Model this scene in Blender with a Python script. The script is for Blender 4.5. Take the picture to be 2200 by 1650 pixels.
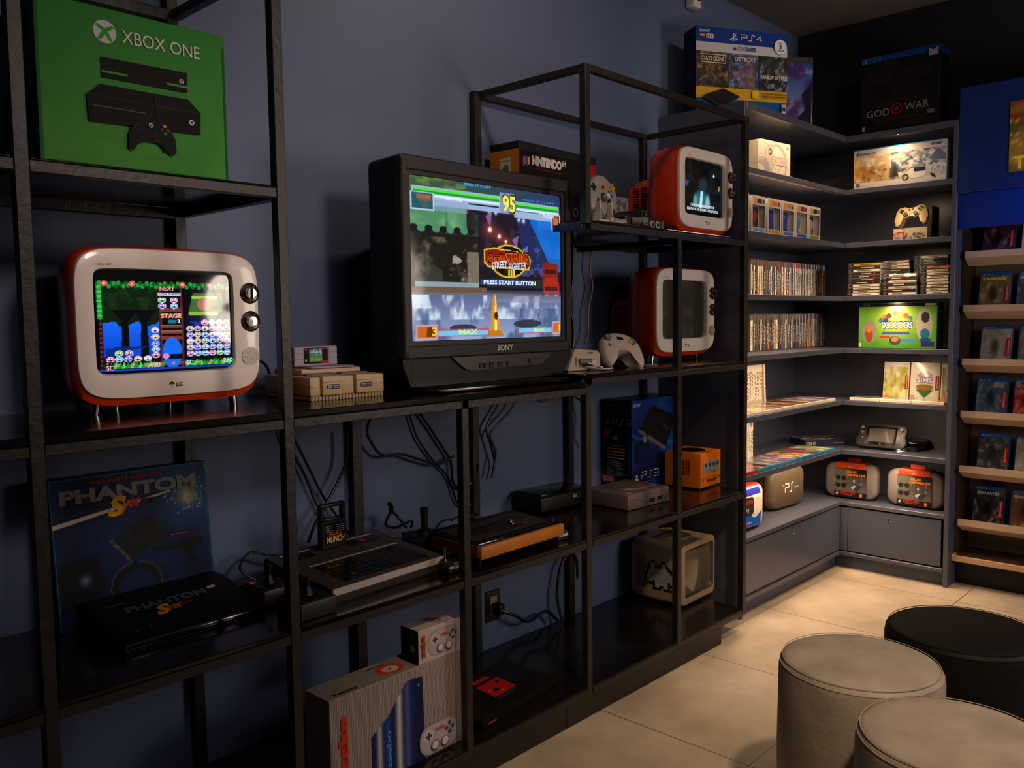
import bpy, bmesh, math, random
import numpy as np
from mathutils import Vector, Matrix, Euler
PI = math.pi
random.seed(7)
for o in list(bpy.data.objects): bpy.data.objects.remove(o)
SC = bpy.context.scene
COL = SC.collection

# ------------------------------------------------------------------ camera, world, exposure
cam = bpy.data.cameras.new('camera'); cam_o = bpy.data.objects.new('camera', cam); COL.objects.link(cam_o)
yaw, pit, rol = 0.8128, 0.0750, -0.0127
fw = Vector((math.sin(yaw)*math.cos(pit), math.cos(yaw)*math.cos(pit), -math.sin(pit)))
rt = Vector((math.cos(yaw), -math.sin(yaw), 0)); up = rt.cross(fw)
r2 = rt*math.cos(rol)+up*math.sin(rol); u2 = -rt*math.sin(rol)+up*math.cos(rol)
M = Matrix((r2, u2, -fw)).transposed().to_4x4(); M.translation = Vector((-1.0136, -2.0794, 1.2325))
cam_o.matrix_world = M
cam.sensor_fit = 'HORIZONTAL'; cam.sensor_width = 36; cam.lens = 1847.49/2200*36
cam.clip_start = 0.05; cam.clip_end = 50
SC.camera = cam_o
SC.view_settings.view_transform = 'Standard'; SC.view_settings.look = 'None'
SC.view_settings.exposure = 0.0; SC.view_settings.gamma = 1.0; SC.view_settings.use_curve_mapping = False
W = bpy.data.worlds.new('world'); SC.world = W; W.use_nodes = True
W.node_tree.nodes['Background'].inputs[0].default_value = (0.55, 0.6, 0.8, 1)
W.node_tree.nodes['Background'].inputs[1].default_value = 0.012

# ------------------------------------------------------------------ lights
def lin(c):
    return tuple(((x/12.92) if x <= 0.04045 else ((x+0.055)/1.055)**2.4) for x in c)
def H(s):
    s = s.lstrip('#'); return lin(tuple(int(s[i:i+2], 16)/255 for i in (0, 2, 4)))
def light(name, kind, loc, target, power, color, **k):
    l = bpy.data.lights.new(name, kind); l.energy = power; l.color = color
    for a, b in k.items(): setattr(l, a, b)
    o = bpy.data.objects.new(name, l); COL.objects.link(o); o.location = loc
    o.rotation_euler = (Vector(target)-Vector(loc)).to_track_quat('-Z', 'Y').to_euler()
    return o
WARM = (1.0, 0.68, 0.42)
# ceiling spots of the shop, mixed with added fill lights
light('ceiling_spot_floor', 'SPOT', (2.25, -1.25, 2.62), (2.35, -0.85, 0), 105, (1, 0.64, 0.35), spot_size=math.radians(58), spot_blend=0.9, shadow_soft_size=0.05)
light('added_seat_fill', 'SPOT', (0.15, -2.25, 2.55), (1.05, -1.3, 0.3), 190, (1, 0.70, 0.46), spot_size=math.radians(62), spot_blend=1.0, shadow_soft_size=0.08)  # added spot to brighten the poufs, not a fixture of the shop
light('ceiling_spot_wall', 'SPOT', (0.70, -1.0, 2.60), (1.0, 0, 2.1), 26, (1, 0.70, 0.48), spot_size=math.radians(100), spot_blend=1.0, shadow_soft_size=0.06)
light('added_front_fill', 'SPOT', (0.35, -3.1, 2.45), (0.08, -0.2, 1.36), 140, (1, 0.77, 0.64), spot_size=math.radians(32), spot_blend=1.0, shadow_soft_size=0.28)  # added frontal fill for the left bay, hung below the ceiling
light('ceiling_spot_corner', 'SPOT', (1.55, -1.75, 2.62), (2.5, -0.3, 2.15), 34, (1, 0.74, 0.54), spot_size=math.radians(50), spot_blend=1.0, shadow_soft_size=0.06)
light('added_room_fill', 'AREA', (-0.2, -3.4, 2.64), (1.0, 0, 0.9), 10, (1.0, 0.86, 0.84), size=1.3)  # added soft area standing in for room bounce, no actual panel
light('blue_sign_light', 'AREA', (2.93, -1.36, 1.70), (3.12, -1.22, 1.69), 0.5, (0.03, 0.18, 1.0), size=0.12)

# ------------------------------------------------------------------ materials
MATS = {}
def mat(name, color, rough=0.5, metal=0.0, spec=0.5, emit=None, estr=1.0, noise=None, bump=None, coat=0.0, attr=False, trans=0.0, alpha=1.0):
    if name in MATS: return MATS[name]
    m = bpy.data.materials.new(name); m.use_nodes = True; nt = m.node_tree; b = nt.nodes['Principled BSDF']
    if isinstance(color, str): color = H(color)
    b.inputs['Base Color'].default_value = (*color, 1); b.inputs['Roughness'].default_value = rough
    b.inputs['Metallic'].default_value = metal; b.inputs['Specular IOR Level'].default_value = spec
    b.inputs['Coat Weight'].default_value = coat; b.inputs['Transmission Weight'].default_value = trans
    b.inputs['Coat Roughness'].default_value = 0.08
    if emit is not None:
        if isinstance(emit, str): emit = H(emit)
        b.inputs['Emission Color'].default_value = (*emit, 1); b.inputs['Emission Strength'].default_value = estr
    if attr:
        a = nt.nodes.new('ShaderNodeAttribute'); a.attribute_name = 'Col'
        if attr == 'emit':
            nt.links.new(a.outputs['Color'], b.inputs['Emission Color']); b.inputs['Emission Strength'].default_value = estr
        else: nt.links.new(a.outputs['Color'], b.inputs['Base Color'])
    if noise or bump:
        tc = nt.nodes.new('ShaderNodeTexCoord'); n = nt.nodes.new('ShaderNodeTexNoise')
        sc, amt = noise or (bump[0], 0); n.inputs['Scale'].default_value = sc; n.inputs['Detail'].default_value = 6
        nt.links.new(tc.outputs['Object'], n.inputs['Vector'])
        if noise:
            r = nt.nodes.new('ShaderNodeValToRGB'); r.color_ramp.elements[0].position = 0.3; r.color_ramp.elements[1].position = 0.7
            r.color_ramp.elements[0].color = (*[c*(1-amt) for c in color], 1); r.color_ramp.elements[1].color = (*[min(1, c*(1+amt)) for c in color], 1)
            nt.links.new(n.outputs['Fac'], r.inputs['Fac']); nt.links.new(r.outputs['Color'], b.inputs['Base Color'])
        if bump:
            n2 = nt.nodes.new('ShaderNodeTexNoise'); n2.inputs['Scale'].default_value = bump[0]; n2.inputs['Detail'].default_value = 4
            nt.links.new(tc.outputs['Object'], n2.inputs['Vector'])
            bp = nt.nodes.new('ShaderNodeBump'); bp.inputs['Strength'].default_value = bump[1]; bp.inputs['Distance'].default_value = 0.01
            nt.links.new(n2.outputs['Fac'], bp.inputs['Height']); nt.links.new(bp.outputs['Normal'], b.inputs['Normal'])
    MATS[name] = m; return m
def ink(c, rough=0.45):                       # printed colour
    return mat('print_'+c.strip('#')+('' if rough == .45 else str(rough)), c, max(rough, .5) if rough == .45 else rough, spec=.08)
def glow(c, s=1.0):
    return mat('screen_'+c.strip('#')+'_%g' % s, '#000000', 0.2, emit=c, estr=s)
ART = mat('printed_art', '#ffffff', 0.55, attr=True, spec=.2)
ARTG = mat('printed_art_gloss', '#ffffff', 0.16, attr=True, coat=0.4)
SCR = mat('lit_screen', '#050505', 0.07, attr='emit', estr=1.0, spec=0.22)
SCR2 = mat('lit_tube_glass', '#050505', 0.05, attr='emit', estr=1.0, spec=0.5, coat=.6)
STEEL = mat('rack_steel', '#1a1514', 0.45, noise=(9, .25), bump=(60, .15))
BOARD = mat('black_board', '#100d0d', 0.16, noise=(14, .3))
NAVY = mat('navy_laminate', '#474b5a', 0.36, noise=(2.5, .06))
BLACK = mat('black_plastic', '#0a090a', 0.45, spec=.35)
BLACKG = mat('black_gloss', '#08080a', 0.14)
CHAR = mat('charcoal_plastic', '#2a2727', 0.45, bump=(300, .05))
GREYP = mat('grey_plastic', '#6f6a6c', 0.5)
WHITEP = mat('white_plastic', '#cfc5be', 0.35)
CHROME = mat('chrome', '#b9b3ac', 0.18, metal=1)
RUB = mat('cable_rubber', '#0b0b0c', 0.4)

# ------------------------------------------------------------------ mesh builder
class MB:
    def __init__(s): s.v = []; s.f = []; s.mi = []; s.mats = []; s.c = {}
    def m(s, mt):
        if mt not in s.mats: s.mats.append(mt)
        return s.mats.index(mt)
    def add(s, vs, fs, mt, cols=None):
        b = len(s.v); s.v += [tuple(p) for p in vs]; k = s.m(mt)
        for f in fs: s.f.append(tuple(b+i for i in f)); s.mi.append(k)
        if cols is not None:
            for i, c in enumerate(cols): s.c[b+i] = c
        return s
    def box(s, x0, x1, y0, y1, z0, z1, mt, r=0.0, seg=2):
        if x1 < x0: x0, x1 = x1, x0
        if y1 < y0: y0, y1 = y1, y0
        if z1 < z0: z0, z1 = z1, z0
        if r <= 0:
            vs = [(x, y, z) for z in (z0, z1) for y in (y0, y1) for x in (x0, x1)]
            return s.add(vs, [(0, 2, 3, 1), (4, 5, 7, 6), (0, 1, 5, 4), (2, 6, 7, 3), (0, 4, 6, 2), (1, 3, 7, 5)], mt)
        bm = bmesh.new(); bmesh.ops.create_cube(bm, size=1)
        for v in bm.verts: v.co = Vector(((x0+x1)/2+v.co.x*(x1-x0), (y0+y1)/2+v.co.y*(y1-y0), (z0+z1)/2+v.co.z*(z1-z0)))
        r = min(r, .49*min(x1-x0, y1-y0, z1-z0))
        bmesh.ops.bevel(bm, geom=list(bm.edges), offset=r, segments=seg, profile=0.5, affect='EDGES')
        return s.bm(bm, mt)
    def bm(s, bm, mt, free=True):
        bm.verts.index_update(); s.add([v.co[:] for v in bm.verts], [[v.index for v in f.verts] for f in bm.faces], mt)
        if free: bm.free()
        return s
    def prism(s, pts, ax, a, b, mt):
        def P(p, t):
            return {'x': (t, p[0], p[1]), 'y': (p[0], t, p[1]), 'z': (p[0], p[1], t)}[ax]
        n = len(pts); vs = [P(p, a) for p in pts]+[P(p, b) for p in pts]
        fs = [tuple(range(n)), tuple(range(2*n-1, n-1, -1))]+[(i, i+n, (i+1) % n+n, (i+1) % n) for i in range(n)]
        return s.add(vs, fs, mt)
    def loft(s, rings, mt, cap0=True, cap1=True):
        n = len(rings[0]); vs = [p for r in rings for p in r]; fs = []
        for k in range(len(rings)-1):
            for i in range(n):
                j = (i+1) % n; fs.append((k*n+i, k*n+j, (k+1)*n+j, (k+1)*n+i))
        if cap0: fs.append(tuple(range(n-1, -1, -1)))
        if cap1: fs.append(tuple((len(rings)-1)*n+i for i in range(n)))
        return s.add(vs, fs, mt)
    def cyl(s, a, b, r0, r1, mt, n=20):
        a = Vector(a); b = Vector(b); d = (b-a).normalized(); t = Vector((1, 0, 0)) if abs(d.x) < .9 else Vector((0, 1, 0))
        u = d.cross(t).normalized(); w = d.cross(u)
        R = [[a+(u*math.cos(q)+w*math.sin(q))*r for q in [2*PI*i/n for i in range(n)]] for a, r in ((a, r0), (b, r1))]
        return s.loft(R, mt)
    def lathe(s, prof, c, mt, n=32):
        R = [[(c[0]+r*math.cos(2*PI*i/n), c[1]+r*math.sin(2*PI*i/n), c[2]+z) for i in range(n)] for r, z in prof]
        return s.loft(R, mt)
    def ell(s, c, rx, ry, rz, mt, n=16, rot=None):
        bm = bmesh.new(); bmesh.ops.create_uvsphere(bm, u_segments=n, v_segments=max(6, n//2), radius=1)
        Rm = Euler(rot or (0, 0, 0)).to_matrix()
        for v in bm.verts: v.co = Vector(c)+Rm@Vector((v.co.x*rx, v.co.y*ry, v.co.z*rz))
        return s.bm(bm, mt)
    def tube(s, pts, r, mt, n=8, sm=True):
        P = [Vector(p) for p in pts]
        if sm and len(P) > 2:
            Q = []
            for i in range(len(P)-1):
                p0 = P[max(i-1, 0)]; p1 = P[i]; p2 = P[i+1]; p3 = P[min(i+2, len(P)-1)]
                for k in range(6):
                    t = k/6; Q.append(0.5*((2*p1)+(p2-p0)*t+(2*p0-5*p1+4*p2-p3)*t*t+(3*p1-p0-3*p2+p3)*t**3))
            P = Q+[P[-1]]
        T = [(P[min(i+1, len(P)-1)]-P[max(i-1, 0)]).normalized() for i in range(len(P))]
        u = T[0].orthogonal().normalized(); R = []
        for p, t in zip(P, T):
            u = (u-t*u.dot(t)).normalized(); w = t.cross(u)
            R.append([p+(u*math.cos(2*PI*i/n)+w*math.sin(2*PI*i/n))*r for i in range(n)])
        return s.loft(R, mt)
    def xf(s, Mx, start=0):
        for i in range(start, len(s.v)): s.v[i] = tuple(Mx@Vector(s.v[i]))
        return s
    def build(s, name, parent=None, smooth=35, **tags):
        me = bpy.data.meshes.new(name); me.from_pydata(s.v, [], s.f); 
        for m in s.mats: me.materials.append(m)
        me.polygons.foreach_set('material_index', s.mi)
        if s.c:
            a = me.color_attributes.new('Col', 'FLOAT_COLOR', 'POINT'); arr = np.ones((len(s.v), 4), np.float32)
            ks = np.fromiter(s.c.keys(), int); arr[ks, :3] = np.array(list(s.c.values()), np.float32)
            a.data.foreach_set('color', arr.ravel())
        me.update()
        if smooth:
            me.polygons.foreach_set('use_smooth', [True]*len(me.polygons)); me.set_sharp_from_angle(angle=math.radians(smooth))
        o = bpy.data.objects.new(name, me); COL.objects.link(o)
        if parent is not None: o.parent = parent
        for k, v in tags.items(): o[k] = v
        return o
def thing(name, label, cat, loc=(0, 0, 0), rz=0, group=None, rot=None, scale=None):
    o = bpy.data.objects.new(name, None); COL.objects.link(o); o.empty_display_size = .05
    o.location = loc; o.rotation_euler = rot or (0, 0, rz)
    if scale: o.scale = scale
    o['label'] = label; o['category'] = cat
    if group: o['group'] = group
    return o
def tag(o, label, cat, group=None, loc=None, rz=0, rot=None):
    o['label'] = label; o['category'] = cat
    if group: o['group'] = group
    if loc is not None: o.location = loc
    o.rotation_euler = rot or (0, 0, rz)
    return o
def dup(root, loc, rz=None, label=None, group=None, scale=None):
    r = root.copy(); COL.objects.link(r); r.location = loc
    if rz is not None: r.rotation_euler = (0, 0, rz)
    if label: r['label'] = label
    if group: r['group'] = group
    if scale: r.scale = scale
    for ch in list(root.children):
        c = ch.copy(); COL.objects.link(c); c.parent = r
        for g in list(ch.children):
            d = g.copy(); COL.objects.link(d); d.parent = c
    return r
def struct(o): o['kind'] = 'structure'; return o
def ordn(i): return str(i)+('th' if 10 < i % 100 < 14 else {1: 'st', 2: 'nd', 3: 'rd'}.get(i % 10, 'th'))
def se(a, b, p, n=48, cx=0, cz=0):             # superellipse outline in x,z
    out = []
    for i in range(n):
        t = 2*PI*(i+.5)/n; c, s_ = math.cos(t), math.sin(t)
        out.append((cx+a*math.copysign(abs(c)**(2/p), c), cz+b*math.copysign(abs(s_)**(2/p), s_)))
    return out
def ring(o2, y): return [(x, y, z) for x, z in o2]
def rrect(w, h, r, n=5, cx=0, cy=0):
    pts = []
    for (sx, sy, a0) in ((1, 1, 0), (-1, 1, PI/2), (-1, -1, PI), (1, -1, 1.5*PI)):
        for i in range(n+1):
            a = a0+PI/2*i/n; pts.append((cx+sx*(w/2-r)+r*math.cos(a), cy+sy*(h/2-r)+r*math.sin(a)))
    return pts

# ------------------------------------------------------------------ lettering
_tc = {}
def text_mesh(s, off=0.0):
    k = (s, off)
    if k not in _tc:
        cu = bpy.data.curves.new('t', 'FONT'); cu.body = s; cu.offset = off; cu.resolution_u = 3
        o = bpy.data.objects.new('t', cu); COL.objects.link(o); bpy.context.view_layer.update()
        me = o.evaluated_get(bpy.context.evaluated_depsgraph_get()).to_mesh()
        v = [(p.co.x, p.co.y) for p in me.vertices]; f = [tuple(p.vertices) for p in me.polygons]
        bpy.data.objects.remove(o); bpy.data.curves.remove(cu)
        xs = [a for a, _ in v] or [0, 1]; ys = [b for _, b in v] or [0, 1]
        _tc[k] = (v, f, min(xs), max(xs), min(ys), max(ys))
    return _tc[k]
class Dec:                                     # printing on a flat face: origin O, axes U, V (metres)
    def __init__(s, mb, O, U, V, step=0.00035, lift=0.0004):
        s.mb = mb; s.O = Vector(O); s.U = Vector(U).normalized(); s.V = Vector(V).normalized(); s.N = s.U.cross(s.V); s.d = lift; s.step = step
    def P(s, x, y, d=None): return s.O+s.U*x+s.V*y+s.N*(s.d if d is None else d)
    def up(s): s.d += s.step; return s
    def poly(s, pts, mt): s.mb.add([s.P(*p) for p in pts], [tuple(range(len(pts)))], mt); s.up(); return s
    def rect(s, x, y, w, h, mt): return s.poly([(x, y), (x+w, y), (x+w, y+h), (x, y+h)], mt)
    def rr(s, x, y, w, h, r, mt): return s.poly(rrect(w, h, r, cx=x+w/2, cy=y+h/2), mt)
    def ell(s, x, y, rx, ry, mt, n=24): return s.poly([(x+rx*math.cos(2*PI*i/n), y+ry*math.sin(2*PI*i/n)) for i in range(n)], mt)
    def ringe(s, x, y, r, t, mt, n=28, a0=0, a1=2*PI, ry=None):
        ry = ry or r; k = ry/r; full = abs(a1-a0-2*PI) < 1e-6; vs = []
        for i in range(n+1):
            a = a0+(a1-a0)*i/n
            vs += [s.P(x+r*math.cos(a), y+ry*math.sin(a)), s.P(x+(r-t)*math.cos(a), y+(ry-t*k)*math.sin(a))]
        s.mb.add(vs, [(2*i, 2*i+2, 2*i+3, 2*i+1) for i in range(n)], mt); s.up(); return s
    def line(s, pts, w, mt):
        for (a, b), (c, d) in zip(pts[:-1], pts[1:]):
            L = math.hypot(c-a, d-b) or 1; nx, ny = -(d-b)/L*w/2, (c-a)/L*w/2
            s.mb.add([s.P(a+nx, b+ny), s.P(a-nx, b-ny), s.P(c-nx, d-ny), s.P(c+nx, d+ny)], [(0, 1, 2, 3)], mt)
        s.up(); return s
    def text(s, t, x, y, h, mt, w=None, al='l', bold=0.0, rot=0, shear=0):
        v, f, x0, x1, y0, y1 = text_mesh(t, bold)
        cap = 0.70; k = h/cap; kx = k if w is None else w/(x1-x0); W_ = (x1-x0)*kx
        ox = {'l': 0, 'c': -W_/2, 'r': -W_}[al]; c, sn = math.cos(rot), math.sin(rot); vs = []
        for a, b in v:
            px = (a-x0)*kx+ox+shear*b*k; py = b*k; vs.append(s.P(x+px*c-py*sn, y+px*sn+py*c))
        s.mb.add(vs, f, mt); s.up(); return s
    def art(s, cv, x, y, w, h, mt=None, bulge=0):
        A = cv.a; Hh, Ww = A.shape[:2]; n = s.d; vs = []; cols = []
        L = np.where(A <= .04045, A/12.92, ((A+.055)/1.055)**2.4)
        for j in range(Hh):
            for i in range(Ww):
                u, v = i/(Ww-1), j/(Hh-1)
                vs.append(s.P(x+u*w, y+v*h, n+bulge*((1-(2*u-1)**2)+(h/w)**2*(1-(2*v-1)**2)))); cols.append(L[j, i])
        fs = [(j*Ww+i, j*Ww+i+1, (j+1)*Ww+i+1, (j+1)*Ww+i) for j in range(Hh-1) for i in range(Ww-1)]
        s.mb.add(vs, fs, mt or ART, cols); s.up(); return s
def hx(c): c = c.lstrip('#'); return np.array([int(c[i:i+2], 16)/255 for i in (0, 2, 4)])
class Cv:                                      # small painted canvas, u to the right, v up
    def __init__(s, w, h, bg='#000000'):
        s.a = np.zeros((h, w, 3)); s.a[:] = hx(bg); s.w = w; s.h = h
        s.U, s.Vv = np.meshgrid(np.linspace(0, 1, w), np.linspace(0, 1, h)); s.asp = w/h
    def mix(s, m, c): m = np.clip(m, 0, 1)[..., None]; s.a = s.a*(1-m)+(hx(c) if isinstance(c, str) else c)*m; return s
    def rect(s, x0, y0, x1, y1, c, a=1): return s.mix(a*((s.U >= x0) & (s.U <= x1) & (s.Vv >= y0) & (s.Vv <= y1)), c)
    def ell(s, x, y, rx, ry, c, a=1, soft=0.0):
        d = np.hypot((s.U-x)/rx, (s.Vv-y)/ry)
        return s.mix(a*(d <= 1) if not soft else a*np.clip((1-d)/soft, 0, 1), c)
    def ringe(s, x, y, rx, ry, t, c):
        d = np.hypot((s.U-x)/rx, (s.Vv-y)/ry); return s.mix(((d <= 1) & (d >= 1-t))*1.0, c)
    def glow(s, x, y, r, c, a=1):
        d = np.hypot((s.U-x)*s.asp, s.Vv-y)/r; return s.mix(a*np.exp(-d*d*2), c)
    def poly(s, pts, c, a=1):
        m = np.zeros(s.U.shape, bool); n = len(pts)
        for i in range(n):
            x0, y0 = pts[i]; x1, y1 = pts[(i+1) % n]
            if y0 == y1: continue
            k = ((y0 > s.Vv) != (y1 > s.Vv)) & (s.U < (x1-x0)*(s.Vv-y0)/(y1-y0)+x0); m ^= k
        return s.mix(a*m, c)
    def grad(s, c0, c1, ax='v', x0=0, y0=0, x1=1, y1=1, a=1):
        t = ((s.Vv-y0)/(y1-y0) if ax == 'v' else (s.U-x0)/(x1-x0)); t = np.clip(t, 0, 1)[..., None]
        m = a*((s.U >= x0) & (s.U <= x1) & (s.Vv >= y0) & (s.Vv <= y1))
        return s.mix(m, hx(c0)*(1-t)+hx(c1)*t)
    def fbm(s, sc, seed=0, oct=4, ax=1.0):
        rs = np.random.RandomState(seed); t = np.zeros(s.U.shape); amp = 1; tot = 0
        for o in range(oct):
            n = int(sc*2**o)+2; G = rs.rand(n+1, int(n*ax)+2); u = s.U*(G.shape[1]-1.001); v = s.Vv*(n-.001)
            i, j = u.astype(int), v.astype(int); fu, fv = u-i, v-j; fu = fu*fu*(3-2*fu); fv = fv*fv*(3-2*fv)
            t += amp*((G[j, i]*(1-fu)+G[j, i+1]*fu)*(1-fv)+(G[j+1, i]*(1-fu)+G[j+1, i+1]*fu)*fv); tot += amp; amp *= .55
        return t/tot
    def mottle(s, c, sc=6, seed=0, lo=.45, hi=.65, a=1, x0=0, y0=0, x1=1, y1=1, ax=1.0):
        t = np.clip((s.fbm(sc, seed, ax=ax)-lo)/(hi-lo), 0, 1); m = (s.U >= x0) & (s.U <= x1) & (s.Vv >= y0) & (s.Vv <= y1)
        return s.mix(t*m*a, c)
def cover(cols, seed, w=26, h=34):             # abstract cover picture
    c = Cv(w, h, cols[0])
    for k, q in enumerate(cols[1:]): c.mottle(q, 3+k, seed*7+k, .36, .70, .9)
    return c

# ================================================================== THE ROOM
XF = 3.40; ZC = 2.69
mw = mat('blue_wall_paint', '#516082', 0.6, noise=(1.3, .05), bump=(90, .06))
mf = bpy.data.materials.new('floor_tiles'); mf.use_nodes = True; nt = mf.node_tree; bs = nt.nodes['Principled BSDF']
tc = nt.nodes.new('ShaderNodeTexCoord'); sp = nt.nodes.new('ShaderNodeSeparateXYZ'); nt.links.new(tc.outputs['Object'], sp.inputs[0])
def _grout(sock, off):
    a = nt.nodes.new('ShaderNodeMath'); a.operation = 'ADD'; a.inputs[1].default_value = off; nt.links.new(sock, a.inputs[0])
    b = nt.nodes.new('ShaderNodeMath'); b.operation = 'PINGPONG'; b.inputs[1].default_value = 0.305; nt.links.new(a.outputs[0], b.inputs[0])
    c = nt.nodes.new('ShaderNodeMath'); c.operation = 'LESS_THAN'; c.inputs[1].default_value = 0.0022; nt.links.new(b.outputs[0], c.inputs[0]); return c
ga = _grout(sp.outputs['X'], -1.08+6.1); gb = _grout(sp.outputs['Y'], 0.975+6.1)
gm = nt.nodes.new('ShaderNodeMath'); gm.operation = 'MAXIMUM'; nt.links.new(ga.outputs[0], gm.inputs[0]); nt.links.new(gb.outputs[0], gm.inputs[1])
n1 = nt.nodes.new('ShaderNodeTexNoise'); n1.inputs['Scale'].default_value = 2.6; n1.inputs['Detail'].default_value = 9; n1.inputs['Roughness'].default_value = .62
nt.links.new(tc.outputs['Object'], n1.inputs['Vector'])
r1 = nt.nodes.new('ShaderNodeValToRGB'); r1.color_ramp.elements[0].position = .35; r1.color_ramp.elements[1].position = .7
r1.color_ramp.elements[0].color = (*H('#8f8171'), 1); r1.color_ramp.elements[1].color = (*H('#b5a895'), 1)
nt.links.new(n1.outputs['Fac'], r1.inputs['Fac'])
mx = nt.nodes.new('ShaderNodeMix'); mx.data_type = 'RGBA'; nt.links.new(gm.outputs[0], mx.inputs['Factor'])
nt.links.new(r1.outputs['Color'], mx.inputs[6]); mx.inputs[7].default_value = (*H('#5d4c3a'), 1)
nt.links.new(mx.outputs[2], bs.inputs['Base Color']); bs.inputs['Roughness'].default_value = 0.5
def slab(name, m, *b): return struct(MB().box(*b, m).build(name, smooth=0))
slab('floor', mf, -3.2, XF+.1, -5.0, .1, -.1, 0)
slab('ceiling', mat('ceiling_paint', '#6d645f', .8), -3.2, XF+.1, -5.0, .1, ZC, ZC+.1)
slab('wall_left', mw, -3.2, XF+.1, 0, .1, 0, ZC)
slab('wall_far', mat('dark_navy_wall', '#14161c', .7), XF, XF+.1, -5.0, 0, 0, ZC)
slab('wall_behind', mat('dark_back_wall', '#2a2f3c', .7), -3.2, XF+.1, -5.1, -5.0, 0, ZC)
slab('wall_near', mat('dark_back_wall', '#2a2f3c', .7), -3.3, -3.2, -5.0, .1, 0, ZC)

# ================================================================== THE STEEL RACK
X = dict(P1=-.497, P2=0.0, P3=.519, P4=1.036, P5=1.536, P6=1.998)   # right edges of the front posts
F = -.473; T = .024; BK = -.004
rack = thing('display_rack', 'long black steel rack of open shelves along the blue wall, holding consoles and televisions', 'shelf rack')
def post(x, y, z0, z1, w=T): MB().box(x-w, x, y, y+T, z0, z1, STEEL, .0015, 1).build('post', rack)
def beam_x(x0, x1, z, y=F, h=.02): MB().box(x0, x1, y+.001, y+T-.001, z-h, z, STEEL, .0012, 1).build('beam', rack)
def beam_y(x, z, h=.02): MB().box(x-T+.001, x-.001, F+T, BK-T, z-h, z, STEEL, .0012, 1).build('beam', rack)
def board(x0, x1, z, t=.018, y0=F+.004, y1=BK-T-.001, m=None): MB().box(x0, x1, y0, y1, z, z+t, m or BOARD, .002, 1).build('shelf_board', rack)
for x, z1 in ((X['P1'], 2.45), (X['P2'], 2.45)):
    post(x, F, .069, z1)
    post(x-.006, BK-T, .09, z1, .028)
post(X['P3'], F, .0695, 1.005); post(X['P3']-.01, BK-T, .09, 1.03, .036)
post(X['P4']-.005, F, .0695, 1.03); post(X['P4'], F, 1.515, 1.979); post(X['P4']-.045, BK-T, .09, 1.01, .03); post(X['P4']-.012, BK-T, 1.066, 1.979, .03)
post(X['P5'], F, .0695, 1.5); post(X['P5']-.045, BK-T, .09, 1.5, .03)
post(X['P6'], F, .0695, 1.979); post(X['P6']-.02, BK-T, .09, 1.979)
# beams, level by level
for z in (1.513, 1.985, 2.45):
    beam_x(X['P1'], X['P2']-T, z); beam_x(X['P1'], X['P2']-T, z, BK-T, .026)
    for q in ('P1', 'P2'): beam_y(X[q], z, .022)
for z in (1.513, 1.985):
    beam_x(-1.6, X['P1']-T, z); beam_x(-1.6, X['P1']-T, z, BK-T, .026)
for z in (1.005+.02, .552, .089):
    beam_x(X['P1'], X['P2']-T, z); beam_x(X['P2'], X['P3']-T, z); beam_x(-1.6, X['P1']-T, z)
    beam_x(X['P1'], X['P3'], z-.001, BK-T)
    for q in ('P1', 'P2', 'P3'): beam_y(X[q], z-.002)
for z in (1.052, .552, .089):
    for a, b in (('P3', 'P4'), ('P4', 'P5'), ('P5', 'P6')): beam_x(X[a], X[b]-T, z if a != 'P3' or z < 1 else 1.025)
    beam_x(X['P3'] if z < 1 else X['P4'], X['P6'], z-.001, BK-T)
    if z > 1: beam_x(X['P3'], X['P4']-.001, 1.024, BK-T)
    for q in ('P4', 'P5', 'P6'): beam_y(X[q], z-.002)
for z in (1.979, 1.518):
    beam_x(X['P4'], X['P6']-T, z); beam_x(X['P4'], X['P6']-T, z, BK-T)
    for q in ('P4', 'P6'): beam_y(X[q], z)
beam_y(X['P5'], 1.5)
# boards
board(X['P1']+.002, X['P2']-.004, 1.513, .005); board(-1.6, X['P1']-T-.002, 1.513, .005)
board(-1.6, X['P4']-.03, 1.026, .015)
board(X['P4']-.029, X['P6']-.004, 1.052, .013)
board(-1.6, X['P3']-.004, .552, .010); board(X['P3']-.002, X['P6']-.004, .552, .010)
board(-1.6, X['P6']-.004, .089, .006)
board(X['P4']+.002, X['P6']-.004, 1.518, .008)
# plinth under the rack, in two lengths
for a, b in ((-1.6, .905), (.909, 1.82)):
    MB().box(a, b, F+.004, F+.03, 0.0, .069, mat('plinth_board', '#16110e', .5), .002, 1).build('plinth', rack)
MB().box(1.80, 1.82, F+.03, -.03, 0.0, .069, MATS['plinth_board']).build('plinth', rack)
for x in (-.6, .45, 1.3): MB().box(x, x+.03, -.06, -.03, 0, .069, MATS['plinth_board']).build('plinth', rack)

# ================================================================== THE CORNER CABINETS
G = -.397; HX = 3.08; WY = -.866; CL = 2.10
LV = [2.0723, 1.8216, 1.5725, 1.3209, 1.0736, .8237, .584, .329]
TH = .022
cab = thing('corner_cabinet', 'navy blue corner bookcase with lit open shelves and two locked flap doors at the bottom', 'bookcase')
lipm = NAVY
for i, z in enumerate(LV):
    t = .017
    for (x0, x1, y0, y1) in ((CL+.02, HX+.0, G, -.012), (HX, XF-.012, WY, -.012)):
        MB().box(x0, x1, y0, y1, z-t, z, NAVY, .001, 1).build('shelf', cab)
    h = .022 if i < 7 else .018
    if i == 0: h = .028
    MB().box(CL+.02, HX-.001, G-.001, G+.012, z-h, z+.0005, NAVY, .0012, 1).build('shelf_edge', cab)
    MB().box(HX-.001, HX+.012, WY, G-.002, z-h, z+.0005, NAVY, .0012, 1).build('shelf_edge', cab)
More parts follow.
